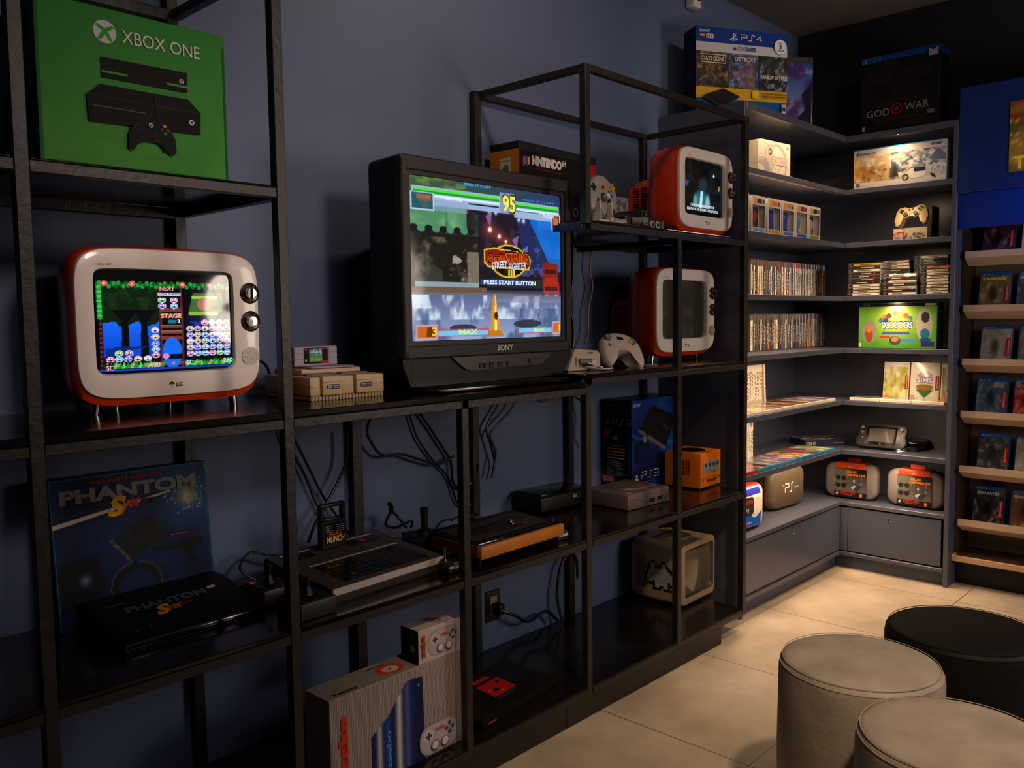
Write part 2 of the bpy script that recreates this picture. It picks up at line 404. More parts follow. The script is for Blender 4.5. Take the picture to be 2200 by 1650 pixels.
bk = MB().box(CL+.02, XF-.001, -.012, -.001, 0.0, 2.05, NAVY); bk.build('back_panel', cab)
MB().box(XF-.012, XF-.001, WY, -.013, 0.0, 2.05, NAVY).build('back_panel', cab)
MB().box(CL, CL+.02, G, -.001, 0, 2.0723, NAVY, .0015, 1).build('side_panel', cab)
MB().box(HX, XF-.001, WY-.02, WY, 0, 2.0723, NAVY, .0015, 1).build('side_panel', cab)
# flap doors, ledges, toe kicks
d1 = MB().box(CL+.035, HX-.03, G+.004, G+.02, .090, .303, NAVY, .0015, 1).build('door', cab)
d2 = MB().box(HX+.004, HX+.02, WY+.012, G-.035, .090, .303, NAVY, .0015, 1).build('door', cab)
kb = MB(); kb.lathe([(0, 0), (.009, 0), (.0085, .002), (.004, .003), (.004, .001), (0, .001)], (0, 0, 0), CHROME, 20); kb.xf(Matrix.Translation((2.58, G+.004, .268))@Matrix.Rotation(PI/2, 4, 'X')); kb.build('lock', d1)
kb = MB(); kb.lathe([(0, 0), (.009, 0), (.0085, .002), (.004, .003), (.004, .001), (0, .001)], (0, 0, 0), CHROME, 20); kb.xf(Matrix.Translation((HX+.004, -.628, .268))@Matrix.Rotation(-PI/2, 4, 'Y')); kb.build('lock', d2)
MB().box(CL+.02, HX+.0, G-.004, G+.03, .066, .084, NAVY, .0015, 1).build('ledge', cab)
MB().box(HX-.004, HX+.03, WY, G-.004, .066, .084, NAVY, .0015, 1).build('ledge', cab)
MB().box(CL+.02, HX+.03, G+.035, G+.05, 0, .066, NAVY).build('toe_kick', cab)
MB().box(HX+.035, HX+.05, WY, G+.034, 0, .066, NAVY).build('toe_kick', cab)
MB().box(HX-.028, HX+.003, G+.004, G+.02, .09, .303, NAVY).build('corner_stile', cab)
MB().box(HX+.004, HX+.02, G-.033, G+.003, .09, .303, NAVY).build('corner_stile', cab)
# warm LED strips tucked behind the front edge of each shelf
stripm = mat('led_strip', '#c8b090', .5)
LEDP = [2.9, 2.9, 3.3, 3.3, 3.6, 3.2, 3.8]
for i in range(7):
    z = LV[i]-.0175
    MB().box(CL+.03, HX-.01, G+.013, G+.021, z-.003, z+.0005, stripm).build('led_strip', cab)
    MB().box(HX+.013, HX+.021, WY+.01, G-.01, z-.003, z+.0005, stripm).build('led_strip', cab)
    l = light('shelf_led', 'AREA', ((CL+HX)/2, G+.017, z-.0034), ((CL+HX)/2, G+.017+.09, z-.30), LEDP[i], WARM, shape='RECTANGLE', size=HX-CL-.06, size_y=.006)
    l2 = light('shelf_led', 'AREA', (HX+.017, (WY+G)/2, z-.0034), (HX+.017+.09, (WY+G)/2, z-.30), LEDP[i]*.5, WARM, shape='RECTANGLE', size=.006, size_y=abs(WY-G)-.04)
    for q in (l, l2): q.data.spread = math.radians(150)

# ================================================================== RIGHT HAND GAME STAND AND BLUE SIGN
WOOD = mat('dark_wood', '#2c1a12', .5, noise=(6, .3)); TAN = mat('tan_laminate', '#b39d86', .45, noise=(3, .08))
stand = thing('game_display_stand', 'dark wood wall stand with sloping beige ledges of game cases, right edge of view', 'display stand')
MB().box(3.17, XF-.002, -.905, -.888, 0.10, 1.60, WOOD).build('side_panel', stand)
MB().box(3.31, 3.33, -2.1, -.906, .145, 1.60, mat('slat_back', '#6b5a4b', .5)).build('back_panel', stand)
MB().box(3.12, 3.33, -2.1, -.888, .118, .145, mat('ledge_laminate', '#b08f6d', .45), .002, 1).build('base_board', stand)
MB().box(3.20, 3.22, -2.1, -.89, 0, .118, BLACK).build('toe_kick', stand)
MB().box(3.13, 3.33, -2.1, -.906, .146, .150, WOOD).build('base_top', stand)
RS = [1.505, 1.27, 1.034, .80, .553, .31]
for z in RS:
    MB().prism([(3.135, z), (3.135, z-.028), (3.20, z-.062), (3.31, z-.045), (3.31, z-.03), (3.15, z-.012), (3.15, z)], 'y', -2.1, -.908, TAN).build('sloping_ledge', stand)
# blue header box with its poster
sign = thing('header_sign', 'deep blue box sign with gold poster, over the sloping game ledges', 'sign')
BL = mat('blue_panel', '#0c2a66', .4)
MB().box(3.08, 3.40-.002, -2.1, -.888, 1.756, 2.203, BL, .002, 1).build('panel', sign)
MB().box(3.10, 3.12, -2.1, -.888, 1.604, 1.755, mat('bright_blue_panel', '#0a2c80', .35), .001, 1).build('lower_panel', sign)
pm = MB(); d = Dec(pm, (3.0795, -1.085, 1.82), (0, -1, 0), (0, 0, 1), lift=0)
pm.box(3.0760, 3.0798, -1.9, -1.085, 1.82, 2.11, mat('poster_board', '#b58a2c', .4))
d = Dec(pm, (3.0760, -1.085, 1.82), (0, -1, 0), (0, 0, 1))
c = Cv(60, 22, '#a8812f'); c.mottle('#5a5a24', 5, 3); c.mottle('#8c3a20', 4, 9, .5, .6, .8, 0, .75, 1, 1); c.ringe(.02, .62, .03, .14, .2, '#e0b040'); c.ringe(.03, .3, .03, .16, .2, '#e0b040')
d.art(c, 0, 0, .81, .29); d.text('T', .018, .012, .05, ink('#f2e23a'), bold=.03); d.text('7', .06, .02, .05, ink('#e8d830'), bold=.02)
pm.build('poster', sign)
# small white sensor in the top corner of the wall
sm = MB().box(-.03, .03, -.05, 0, -.06, .03, WHITEP, .01, 3); sm.cyl((0, -.05, -.02), (0, -.062, -.025), .014, .010, BLACK)
tag(sm.build('ceiling_sensor'), 'small white sensor high on the wall near the ceiling', 'sensor', loc=(2.33, -.001, 2.625))

# ================================================================== LETTER MARKS USED MORE THAN ONCE
def ps_mark(d, x, y, s, m):                    # P standing, S lying
    d.rect(x-.10*s, y-.5*s, .17*s, s, m)
    d.ringe(x+.10*s, y+.25*s, .26*s, .13*s, m, 16, -PI/2, PI/2); 
    d.poly([(x-.6*s, y-.30*s), (x-.15*s, y-.10*s), (x-.15*s, y-.25*s), (x-.42*s, y-.38*s), (x-.15*s, y-.42*s), (x-.15*s, y-.52*s), (x-.55*s, y-.45*s)], m)
    d.poly([(x+.12*s, y-.08*s), (x+.5*s, y-.15*s), (x+.65*s, y-.28*s), (x+.5*s, y-.42*s), (x+.12*s, y-.5*s), (x+.12*s, y-.38*s), (x+.42*s, y-.28*s), (x+.12*s, y-.2*s)], m)
def ps_word(d, x, y, h, n, m):                 # the wide rounded lettering of PS3 / PS4
    t = h*.14; w = h*1.25
    d.line([(x, y+h), (x+w, y+h), (x+w, y+h*.5), (x, y+h*.5), (x, y)], t, m)
    x2 = x+w*1.22; d.line([(x2, y), (x2+w*.55, y), (x2+w*.55, y+h), (x2+w*1.1, y+h)], t, m)
    x3 = x2+w*1.35
    if n == '3': d.line([(x3, y+h), (x3+w, y+h), (x3+w, y), (x3, y)], t, m); d.line([(x3+w*.15, y+h*.5), (x3+w, y+h*.5)], t, m)
    else: d.line([(x3+w*.75, y), (x3+w*.75, y+h), (x3, y+h*.3), (x3+w, y+h*.3)], t, m)
def ball_x(d, x, y, r, light_, dark):          # ball with a cross cut out
    d.ell(x, y, r, r, light_, 28)
    for sx in (-1, 1):
        d.poly([(x+sx*r*.62, y+r*.62), (x+sx*r*.82, y+r*.45), (x+sx*r*.1, y-r*.05), (x-sx*r*.35, y-r*.75), (x-sx*r*.65, y-r*.72), (x-sx*r*.35, y-r*.1), (x+sx*r*.1, y+r*.35)], dark)
def lg_mark(d, x, y, r, m, bg, mt2=None):
    d.ell(x, y, r, r, m); d.ringe(x, y, r*.78, r*.12, bg, 24, -PI*1.0, PI*.0); d.rect(x-r*.06, y-r*.3, r*.12, r*.75, bg); d.rect(x, y-r*.3, r*.35, r*.1, bg); d.ell(x-r*.35, y+r*.25, r*.1, r*.1, bg, 10)
    d.text('LG', x+r*1.5, y-r*.62, r*1.3, mt2 or m, bold=.02)

# ================================================================== ORANGE AND WHITE RETRO TELEVISIONS
ORANGE = mat('orange_shell', '#dc3c0c', .22, coat=.5); SILV = mat('pearl_bezel', '#e0d4cc', .36, coat=.5)
RINGM = mat('dark_dial_ring', '#3a322e', .25, metal=.7)
def retro_tv(label, loc, sc, screen, depth=1.0, group='orange and white retro televisions', rz=0):
    t = thing('retro_television', label, 'television', loc, rz, group, scale=(sc, sc*depth, sc))
    zc = .2015; N = 64
    b = MB(); A = se(.2165, .1665, 6.4, N, 0, zc)
    def scaled(k, kz=None): return [(x*k, zc+(z-zc)*(kz or k)) for x, z in A]
    inn = se(.1625, .1165, 14, N, -.0140, .206)
    b.loft([ring(scaled(.992), .012), ring(scaled(.995), .004), ring(scaled(.985, .982), .0), ring([((x*.985*.6+u*.4), (zc+(z-zc)*.982)*.6+w*.4) for (x, z), (u, w) in zip(A, inn)], -.0035), ring(inn, -.001), ring([(-.014+(x+.014)*.985, .206+(z-.206)*.98) for x, z in inn], .009)], SILV, False, False)
    b.build('bezel', t, 40)
    def lowr(r, q): return [(x, y, z-q*min(1, max(0, (zc-z)/.08))) for x, y, z in r]
    o = MB(); R = [ring(scaled(.985), .010), ring(scaled(1.0), .007), lowr(ring(scaled(1.018, 1.03), .018), .009), lowr(ring(scaled(1.024, 1.035), .05), .010), lowr(ring(scaled(1.01, 1.02), .085), .006), ring(scaled(.93, .93), .115), ring([(x*.70, zc-.045+(z-zc)*.68) for x, z in A], .138), ring([(x*.66, zc-.05+(z-zc)*.64) for x, z in A], .20), ring([(x*.60, zc-.05+(z-zc)*.52) for x, z in A], .232)]
    o.loft(R, ORANGE, False, True)
    # vent slots on the rear hump
    for s_ in (-1, 1):
        for k in range(12):
            z = .095+k*.011
            for y0 in (.150, .180): o.box(s_*.1515-.0008, s_*.1515+.0008, y0, y0+.024, z, z+.0045, BLACK)
    for k in range(10): o.box(-.08, .08, .150+k*.0045, .152+k*.0045, .2695, .2705, BLACK)
    o.build('shell', t, 40)
    # screen
    s_ = MB(); W0, H0 = .316, .225; x0, z0 = -.014-W0/2, .206-H0/2
    d = Dec(s_, (x0, .0085, z0), (1, 0, 0), (0, 0, 1), lift=0); screen(s_, d, W0, H0); s_.build('screen', t, 40)
    # dials
    for zz, kind in ((.272, 0), (.204, 1)):
        k = MB(); n0 = 0
        k.lathe([(0, 0), (.0255, 0), (.0255, .002), (.022, .0035), (.019, .002), (0, .002)], (0, 0, 0), RINGM, 32)
        k.lathe([(0, .002), (.0145, .002), (.014, .009), (.0115, .013), (0, .0135)], (0, 0, 0), CHROME, 28)
        for q in range(12):
            a = q*PI/6; k.box(-.0004, .0004, .0195, .0215, .0021, .0030, WHITEP); k.xf(Matrix.Rotation(a, 4, 'Z'), len(k.v)-8)
        if kind == 0: k.box(-.0018, .0018, -.0135, .0135, .009, .0185, CHROME, .0008, 1)
        k.xf(Matrix.Translation((.1905, -.0015, zz))@Matrix.Rotation(PI/2, 4, 'X')); k.build('dial', t)
    g = MB(); d = Dec(g, (.1865, -.0045, .119), (1, 0, 0), (0, 0, 1), lift=0)
    d.ell(0, 0, .0225, .0225, mat('speaker_disc', '#c8bcb2', .35, metal=.2), 32)
    for i in range(1, 8):
        for j in range(i*6):
            a = 2*PI*j/(i*6); x, y = .0029*i*math.cos(a), .0029*i*math.sin(a); d.mb.add([d.P(x-.0008, y-.0008, .0004), d.P(x+.0008, y-.0008, .0004), d.P(x+.0008, y+.0008, .0004), d.P(x-.0008, y+.0008, .0004)], [(0, 1, 2, 3)], ink('#5a504a'))
    g.build('speaker_grille', t)
    l = MB(); d = Dec(l, (-.0135, -.0032, .062), (1, 0, 0), (0, 0, 1), lift=0); lg_mark(d, 0, 0, .0068, ink('#3a3330'), ink('#b9aea8'))
    d.text('Since 1927', -.152, .266, .0045, ink('#4a423e'), shear=.25); l.build('brand_mark', t)
    for x, y in ((-.160, .05), (.160, .05), (-.06, .19), (.06, .19)):
        f = MB(); f.cyl((x, y, .045 if y < .1 else .075), (x+.006*(1 if x > 0 else -1), y, 0), .0125, .009, CHROME, 20); f.build('leg', t)
    return t

def scr_puzzle(mb, d, w, h):
    mb.box(-.014-w/2-.004, -.014+w/2+.004, .0088, .012, .206-h/2-.004, .206+h/2+.004, BLACKG)
    c = Cv(176, 132, '#050705'); r = random.Random(3)
    c.rect(0, 0, 1, .895, '#04060a')
    c.grad('#0a3fd0', '#1570ff', 'v', .04, .14, .43, .52)
    c.rect(.02, .50, .43, .895, '#0d1f0c'); c.mottle('#1c3a16', 12, 2, .55, .6, .6, .02, .6, .43, .89)
    for i in range(10): c.ell(.06+.04*i, .54+.045*math.sin(i*1.5), .05, .05, '#0d1f0c')
    for x in (.155, .29): c.poly([(x, .1), (x+.065, .1), (x+.055, .5), (x+.13, .62), (x-.05, .62), (x+.01, .5)], '#07080a')
    c.mottle('#0b2a70', 9, 5, .5, .55, .9, .05, .14, .43, .25)
    for i in range(60):                       # leafy garland
        x = .01+i*.0165; c.ell(x, .875+.02*math.sin(i*2.2), .014, .022, '#1fa038' if i % 2 else '#0c5a20')
    for x in (.06, .25, .62, .84): c.ell(x, .885, .025, .026, '#e84a60'); c.ell(x, .885, .009, .011, '#ffe090')
    for i in range(14): c.ell(.022, .85-i*.024, .017, .014, '#1fa038' if i % 2 else '#35d050')
    for i in range(22): c.ell(.022, .5-i*.023, .010, .008, '#8a2f48' if i % 2 else '#3b1424')
    # wooden column with its signs
    c.rect(.435, 0, .455, .86, '#5a2428'); c.rect(.595, 0, .612, .86, '#5a2428'); c.rect(.455, .60, .595, .80, '#140b1a')
    for y in (.06, .33, .39, .45, .56, .62): c.rect(.445, y-.02, .60, y+.015, '#7a3a34'); c.rect(.445, y+.006, .60, y+.013, '#b0685a')
    c.rect(.43, .765, .60, .795, '#cfe0ff'); c.ell(.525, .17, .075, .16, '#1a6cf0'); c.rect(.45, .10, .60, .155, '#070b14')
    c.rect(.50, .475, .555, .515, '#147a90'); c.ell(.475, .135, .024, .03, '#d890d0')
    c.poly([(.66, .60), (.97, .60), (.93, .80), (.70, .80)], '#3c6a32'); c.rect(.69, .74, .90, .77, '#a8c850'); c.ell(.79, .68, .06, .07, '#b06a54'); c.rect(.66, .56, .9, .6, '#8ab83c')
    c.rect(.64, .12, .99, .56, '#07102e'); c.mottle('#0a46d8', 7, 8, .5, .56, .8, .64, .12, .99, .5)
    pal = ['#3d5cff', '#ff4fa8', '#37d84a', '#f0b040', '#40b8ff', '#b04bff', '#ffd8f0']
    def bean(x, y, k):
        c.ell(x, y, .029, .028, '#e8e8f8'); c.ell(x, y, .024, .022, pal[k]); c.ell(x, y-.002, .016, .013, '#14102a')
        for q in (-.009, .009): c.ell(x+q, y+.004, .007, .009, '#ffffff')
    for j in range(6):
        for i in range(6):
            if j < 5 or i > 1: bean(.665+i*.06, .155+j*.066, r.randrange(7))
    for i, (x, y) in enumerate([(.08, .12), (.14, .12), (.20, .12), (.27, .12), (.34, .12), (.14, .18), (.21, .18), (.40, .15), (.40, .21), (.40, .27), (.40, .34), (.40, .41), (.46, .72), (.46, .66), (.55, .72), (.55, .66)]): bean(x, y, (i*3+1) % 7)
    for i in range(50):
        x = .04+i*.0195
        if .43 < x < .62: continue
        c.poly([(x, .03), (x+.03, .03), (x+.02+.012*math.sin(i), .095)], '#1c9a30' if i % 3 else '#5ae060')
    for i in range(9): c.ell(.13+.1*i, .06, .012, .014, '#f07088')
    c.rect(.045, .028, .10, .075, '#2a1530'); c.rect(0, 0, 1, .02, '#2038b0')
    d.art(c, .003, .004, w-.006, h-.008, SCR2, bulge=.005); d.d = .0085
    for s_, x, y, hh, m, ww in (('NEXT', .445, .81, .038, '#ff9a9a', .11), ('Kirby Avalanc', .437, .772, .017, '#1a2030', .155), ('STAGE', .447, .535, .042, '#ffb8a0', .15), ('2', .565, .483, .034, '#d0f0ff', .022), ('SC', .05, .032, .045, '#ffb0b0', .05), ('490', .345, .045, .045, '#ffa8b8', .08), ('SC', .62, .055, .045, '#b8f0ff', .05), ('260', .91, .065, .042, '#a8f0e8', .075)):
        d.text(s_, x*w, y*h, hh*h, glow(m), w=ww*w, bold=.02)
def scr_fight(mb, d, w, h):
    mb.box(-.014-w/2-.004, -.014+w/2+.004, .0088, .012, .206-h/2-.004, .206+h/2+.004, BLACKG)
    c = Cv(90, 68, '#07090b'); c.mottle('#141a20', 4, 3, .4, .7); c.glow(.5, .45, .3, '#2a3a40', .6)
    c.ell(.45, .16, .24, .34, '#1d6f86', .9, .3); c.poly([(.40, .1), (.47, .1), (.50, .46), (.44, .46)], '#bfe8ea'); c.ell(.62, .18, .08, .26, '#a8c8c8', .8, .4); c.ell(.30, .18, .07, .25, '#8ab8bc', .6, .4)
    c.ell(.50, .58, .14, .15, '#2c3338', .9, .5); c.poly([(.02, .62), (.14, .60), (.08, .48)], '#1a4a90'); c.ell(.78, .78, .018, .03, '#ffe8c0'); c.ell(.92, .55, .02, .05, '#c07a40'); c.rect(0, 0, 1, .13, '#050607')
    d.art(c, .003, .004, w-.006, h-.008, SCR)
    d.text('I WAS RESPONSIBLE FOR THE', w*.49, h*.155, h*.045, glow('#e8f0e8'), w=w*.60, al='c', bold=.02)
    d.text('DEATH OF AN ENTIRE CIVILIZATION', w*.49, h*.08, h*.045, glow('#e8f0e8'), w=w*.78, al='c', bold=.02)
def scr_off(mb, d, w, h):
    g = mat('dead_screen_glass', '#34362f', .12, coat=.6)
    c = Cv(16, 12, '#34362f'); mb.box(-.014-w/2-.004, -.014+w/2+.004, .0085, .012, .206-h/2-.004, .206+h/2+.004, BLACKG)
    n0 = len(mb.v); d.art(c, 0, 0, w, h, g, bulge=.003)
retro_tv('orange and white retro television at left showing a colourful bean puzzle game', (-.151, -.25, 1.041), .955, scr_puzzle, 1.0)
retro_tv('orange and white retro television on the upper shelf showing a subtitled dark scene', (1.845, -.385, 1.5265), .875, scr_fight, 1.35)
retro_tv('orange and white retro television with its grey screen switched off', (1.852, -.295, 1.0655), .955, scr_off, 1.22)

# ================================================================== THE BIG BLACK TELEVISION
SB = mat('charcoal_bezel', '#262323', .5, spec=.35); SD = mat('tv_black_shell', '#0a090a', .5, spec=.3)
tv = thing('crt_television', 'large black tube television showing a street fighting game, on a glossy black plate', 'television', (.755, -.35, 1.0575))
b = MB(); N = 48
def rr3(x0, x1, z0, z1, r, y): return [(x, y, z) for x, z in rrect(x1-x0, z1-z0, r, N//4-1, (x0+x1)/2, (z0+z1)/2)]
b.loft([rr3(-.343, .337, .074, .602, .010, .03), rr3(-.343, .337, .074, .602, .010, .004), rr3(-.339, .333, .078, .598, .010, 0), rr3(-.329, .311, .105, .567, .006, 0), rr3(-.326, .308, .108, .564, .006, .006), rr3(-.311, .296, .1195, .5535, .010, .006), rr3(-.309, .294, .1215, .5515, .010, .022)], SB, False, False)
b.build('front_frame', tv, 40)
b = MB(); b.loft([rr3(-.343, .337, .03, .602, .012, .0305), rr3(-.343, .337, .012, .600, .02, .135), rr3(-.27, .265, .03, .53, .05, .21), rr3(-.19, .185, .06, .42, .06, .335)], SD); b.build('shell', tv, 40)
b = MB(); b.prism([(-.345, .074), (-.345, .060), (-.320, .0), (.292, .0), (.340, .060), (.340, .074)], 'y', .006, .20, SD)
for s_ in (-1,):
    for k in range(13): b.box(-.315, -.185, .0045, .0065, .010+k*.0045, .0118+k*.0045, BLACK)
b.build('speaker_base', tv)
b = MB(); b.prism([(-.178, .0738), (-.160, .060), (-.130, .040), (-.11, .034), (.19, .040), (.22, .056), (.235, .0738)], 'y', -.002, .008, mat('control_panel', '#393434', .35)); 
d = Dec(b, (0, -.002, 0), (1, 0, 0), (0, 0, 1))
for x, lab, w in ((-.073, 'INPUT', .009), (-.056, 'SELECT', .009), (-.028, 'VOL', .018), (.006, 'CH', .018), (.038, 'MENU', .010)):
    b.box(x-w/2, x+w/2, -.005, -.002, .039, .053, BLACK, .001, 1); d.text(lab, x, .0565, .0022, ink('#9a948e'), al='c')
d.text('POWER', .131, .064, .003, ink('#2f9a8c'), al='c'); b.box(.127, .137, -.005, -.002, .045, .057, BLACK, .001, 1); d.rect(.045, .030, .012, .0012, ink('#8a8480')) if False else None
b.build('control_panel', tv)
l = MB(); d = Dec(l, (0, -.0006, 0), (1, 0, 0), (0, 0, 1), lift=0); d.text('SONY', -.001, .0865, .0155, mat('silver_letters', '#c8c2bc', .3, metal=.6), w=.066, al='l', bold=.03)
d.text('Trinitron', -.307, .577, .0065, ink('#6a6460')); l.build('brand_mark', tv)
s_ = MB(); d = Dec(s_, (-.3095, .0120, .121), (1, 0, 0), (0, 0, 1), lift=0); w, h = .604, .431
s_.box(-.312, .297, .015, .022, .119, .554, BLACKG)
c = Cv(264, 200, '#1c2226'); U, Vv = c.U, c.Vv
c.grad('#3f5a3c', '#2b3c66', 'h', 0, .84, 1, 1); c.mottle('#6d8a3c', 14, 1, .5, .62, .8, 0, .93, .4, 1)
c.grad('#1a1c22', '#2a2320', 'v', 0, .3, 1, .86)
c.rect(0, .69, .33, .86, '#4f8a62'); c.mottle('#8ac08a', 5, 2, .45, .7, .7, 0, .69, .30, .86); c.mottle('#2d5a46', 4, 12, .5, .7, .6, .2, .66, .40, .86)
for i in range(9): c.ell(.02+i*.042, .69, .024, .022, '#4f8a62' if i % 2 else '#1b1c1c')
c.rect(0, .33, .42, .66, '#241e1a'); c.mottle('#6a6654', 9, 4, .5, .62, .75, .02, .36, .40, .64); c.mottle('#b8b49a', 16, 14, .58, .66, .8, .18, .36, .32, .62); c.mottle('#39463a', 6, 24, .5, .6, .7, 0, .36, .18, .66)
c.rect(.33, .36, .40, .56, '#8a806c', .8); c.rect(.02, .335, .40, .362, '#8aa0a8'); c.rect(0, .28, .45, .333, '#6a5642')
c.poly([(.30, .86), (.80, .86), (.86, .60), (.84, .34), (.40, .34), (.40, .8)], '#231a26'); c.mottle('#41303c', 8, 6, .5, .65, .7, .4, .36, .85, .85)
c.poly([(.70, .86), (1, .86), (1, .45), (.93, .50), (.88, .56), (.83, .66), (.76, .80)], '#1266c8'); c.mottle('#2a8af0', 4, 7, .4, .7, .6, .82, .55, 1, .84)
c.poly([(.74, .84), (.80, .72), (.85, .58), (.90, .50), (.90, .42), (.72, .5), (.66, .8)], '#232d58'); c.mottle('#4a5aa8', 18, 8, .55, .62, .7, .66, .42, .90, .80)
for x, y in ((.45, .80), (.63, .66), (.70, .60)): c.poly([(x, y), (x+.045, y+.03), (x+.03, y-.07)], '#5a68b8'); c.poly([(x+.01, y), (x+.03, y+.01), (x+.02, y-.05)], '#b04a6a')
for x, y, r in ((.478, .715, .030), (.54, .675, .024), (.585, .645, .019)): c.glow(x, y, r*2.6, '#b0483a', .7); c.ell(x, y, r*.62, r*.8, '#fff2e0', 1, .6)
for x, y in ((.475, .835), (.52, .83), (.68, .80), (.715, .795)): c.glow(x, y, .02, '#e8f0ff', 1)
# red double deck bus
c.rect(.855, .38, .975, .52, '#8c2018'); c.rect(.87, .445, .965, .475, '#3a1414'); c.rect(.86, .25, .985, .36, '#c8301e'); c.ell(.92, .37, .065, .05, '#a82a1c'); c.ell(.885, .28, .018, .02, '#f0b080'); c.ell(.96, .28, .018, .02, '#f0b080'); c.rect(.87, .325, .975, .352, '#50201c')
c.rect(.45, .34, .86, .40, '#33302f', .7)
# pavement
c.grad('#98a8d0', '#5d6690', 'v', 0, 0, 1, .285); c.mottle('#d8e8f4', 5, 9, .5, .66, .9, 0, .13, 1, .29, 3.0); c.mottle('#3e5a84', 4, 10, .5, .66, .8, 0, 0, 1, .2, 2.5); c.rect(0, .285, .85, .30, '#6c6a72'); c.grad('#8a90b0', '#56506a', 'v', .45, .24, 1, .32, .6)
c.ell(.30, .075, .085, .022, '#2a3248', .9); c.ell(.74, .095, .105, .028, '#2a3248', .9)
# traffic cone
c.poly([(.475, .04), (.545, .04), (.520, .20), (.507, .295), (.497, .295), (.485, .2)], '#d8920e'); c.poly([(.505, .04), (.52, .04), (.512, .28), (.506, .29)], '#fff0a0'); c.ell(.513, .15, .012, .03, '#4a2a08'); c.poly([(.455, .015), (.565, .015), (.55, .055), (.47, .055)], '#c87a10')
# score bars
def bar(x0, x1, y):
    c.rect(x0-.006, y-.085, x1+.006, y+.026, '#9fb4d8'); c.rect(x0, y-.012, x1, y+.019, '#12a020'); c.rect(x0, y+.004, x1, y+.016, '#58e048'); c.rect(x0, y-.032, x1, y-.016, '#d8f0ff')
bar(.02, .545, .915); bar(.655, .985, .895); c.rect(.02, .80, .335, .868, '#8ea4cc', .55); c.rect(.345, .863, .54, .873, '#101830'); c.rect(.665, .855, .83, .863, '#101830')
c.rect(.005, .795, .14, .905, '#b8c8e0'); c.rect(.012, .805, .132, .90, '#275a62'); c.mottle('#b06a40', 4, 21, .45, .6, .9, .04, .815, .12, .89)
c.rect(.93, .755, 1, .865, '#b8c8e0'); c.rect(.937, .763, .995, .857, '#7a3a2c'); c.ell(.965, .81, .02, .035, '#c07050')
c.rect(.55, .83, .655, .965, '#8496c8')
# meter bars
c.rect(.145, .022, .465, .066, '#c04a60'); c.rect(.15, .028, .46, .060, '#74c8f0'); c.rect(.025, .01, .145, .098, '#c8a0b0'); c.rect(.033, .018, .137, .09, '#c86a1c'); c.rect(.085, .025, .13, .085, '#703010')
c.rect(.665, .028, .93, .07, '#c04a60'); c.rect(.675, .034, .925, .064, '#74c8f0'); c.rect(.93, .02, .995, .11, '#c8a0b0'); c.rect(.937, .027, .99, .10, '#c8702a')
# logo
c.ell(.605, .515, .128, .112, '#e0c02c'); c.ell(.605, .515, .118, .102, '#120a08'); c.poly([(.435, .585), (.50, .60), (.745, .575), (.765, .53), (.75, .46), (.46, .47), (.435, .5)], '#e8c83a'); c.poly([(.443, .578), (.50, .592), (.742, .567), (.757, .53), (.743, .468), (.465, .478), (.443, .505)], '#8c1c0c')
c.grad('#e8641a', '#7a1408', 'v', .46, .505, .74, .565)
c.rect(.415, .352, .785, .388, '#1c58d0', .55)
d.art(c, 0, 0, w, h, SCR, bulge=.006)
d.d = .0130
def T_(s, x, y, hh, col, ww=None, al='l', **k): d.text(s, x*w, y*h, hh*h, glow(col), w=None if ww is None else ww*w, al=al, **k)
T_('95', .602, .842, .108, '#3a2a08', .102, 'c', bold=.07); T_('95', .602, .846, .100, '#f4ee50', .090, 'c', bold=.03)
T_('IBUKI', .195, .872, .022, '#e8f0ff', .095, bold=.03); T_('DUDLEY', .845, .832, .022, '#e8f0ff', .085, bold=.03)
T_('3rd', .455, .500, .062, '#1a0804', .09, bold=.06); T_('STRIKE', .565, .492, .085, '#1a0804', .175, bold=.06); T_('STRIKE', .57, .497, .075, '#ee5a18', .165, bold=.0); T_('3rd', .46, .505, .05, '#e05018', .08, bold=0)
T_('STREET', .475, .455, .045, '#bfe4ff', .105, bold=.02, rot=.12, shear=.1); T_('FIGHTER', .59, .452, .045, '#bfe4ff', .125, bold=.02, rot=.10, shear=.1); T_('III', .585, .415, .04, '#f0c83a', .045, bold=.04)
T_('PRESS START BUTTON', .418, .358, .026, '#e8f4ff', .362, bold=.03)
T_('MAX', .255, .034, .03, '#b8f0a8', .12, bold=.05); T_('MAX', .762, .038, .026, '#b8f0a8', .085, bold=.05); T_('3', .092, .032, .05, '#f0c030', .03, bold=.04); T_('3', .045, .028, .03, '#8a3010', .018); T_('1', .95, .04, .045, '#f0c030', .012, bold=.05)
T_('PRESS 1P START', .30, .975, .016, '#4ab0ff', .17, bold=.02); T_('PRESS 2P START', .69, .925, .014, '#3a80e0', .23, bold=.01)
s_.build('screen', tv, 40)
pl = MB().box(0, .66, 0, .30, 0, .0135, BLACKG, .004, 2).build('glass_plate'); tag(pl, 'glossy black plate on the shelf underneath the large black television', 'stand plate', loc=(.46, -.425, 1.0425))

# ================================================================== BOXES AND CONSOLES ON THE RACK
def carton(name, label, cat, loc, w, dp, h, base, rz=0, group=None, edge=None, rx=0):
    """a printed carton: local x 0..w, y 0..dp (front y=0), z 0..h; returns the builder, the front face and a finisher"""
    mb = MB(); mb.box(0, w, 0, dp, 0, h, base, .0015, 1)
    fr = Dec(mb, (0, 0, 0), (1, 0, 0), (0, 0, 1)); 
    le = Dec(mb, (0, dp, 0), (0, -1, 0), (0, 0, 1)); ri = Dec(mb, (w, 0, 0), (0, 1, 0), (0, 0, 1)); tp = Dec(mb, (0, 0, h), (1, 0, 0), (0, 1, 0))
    def done():
        o = mb.build(name, smooth=20); tag(o, label, cat, group, loc, rot=(rx, 0, rz)); return o
    return mb, fr, le, ri, tp, done
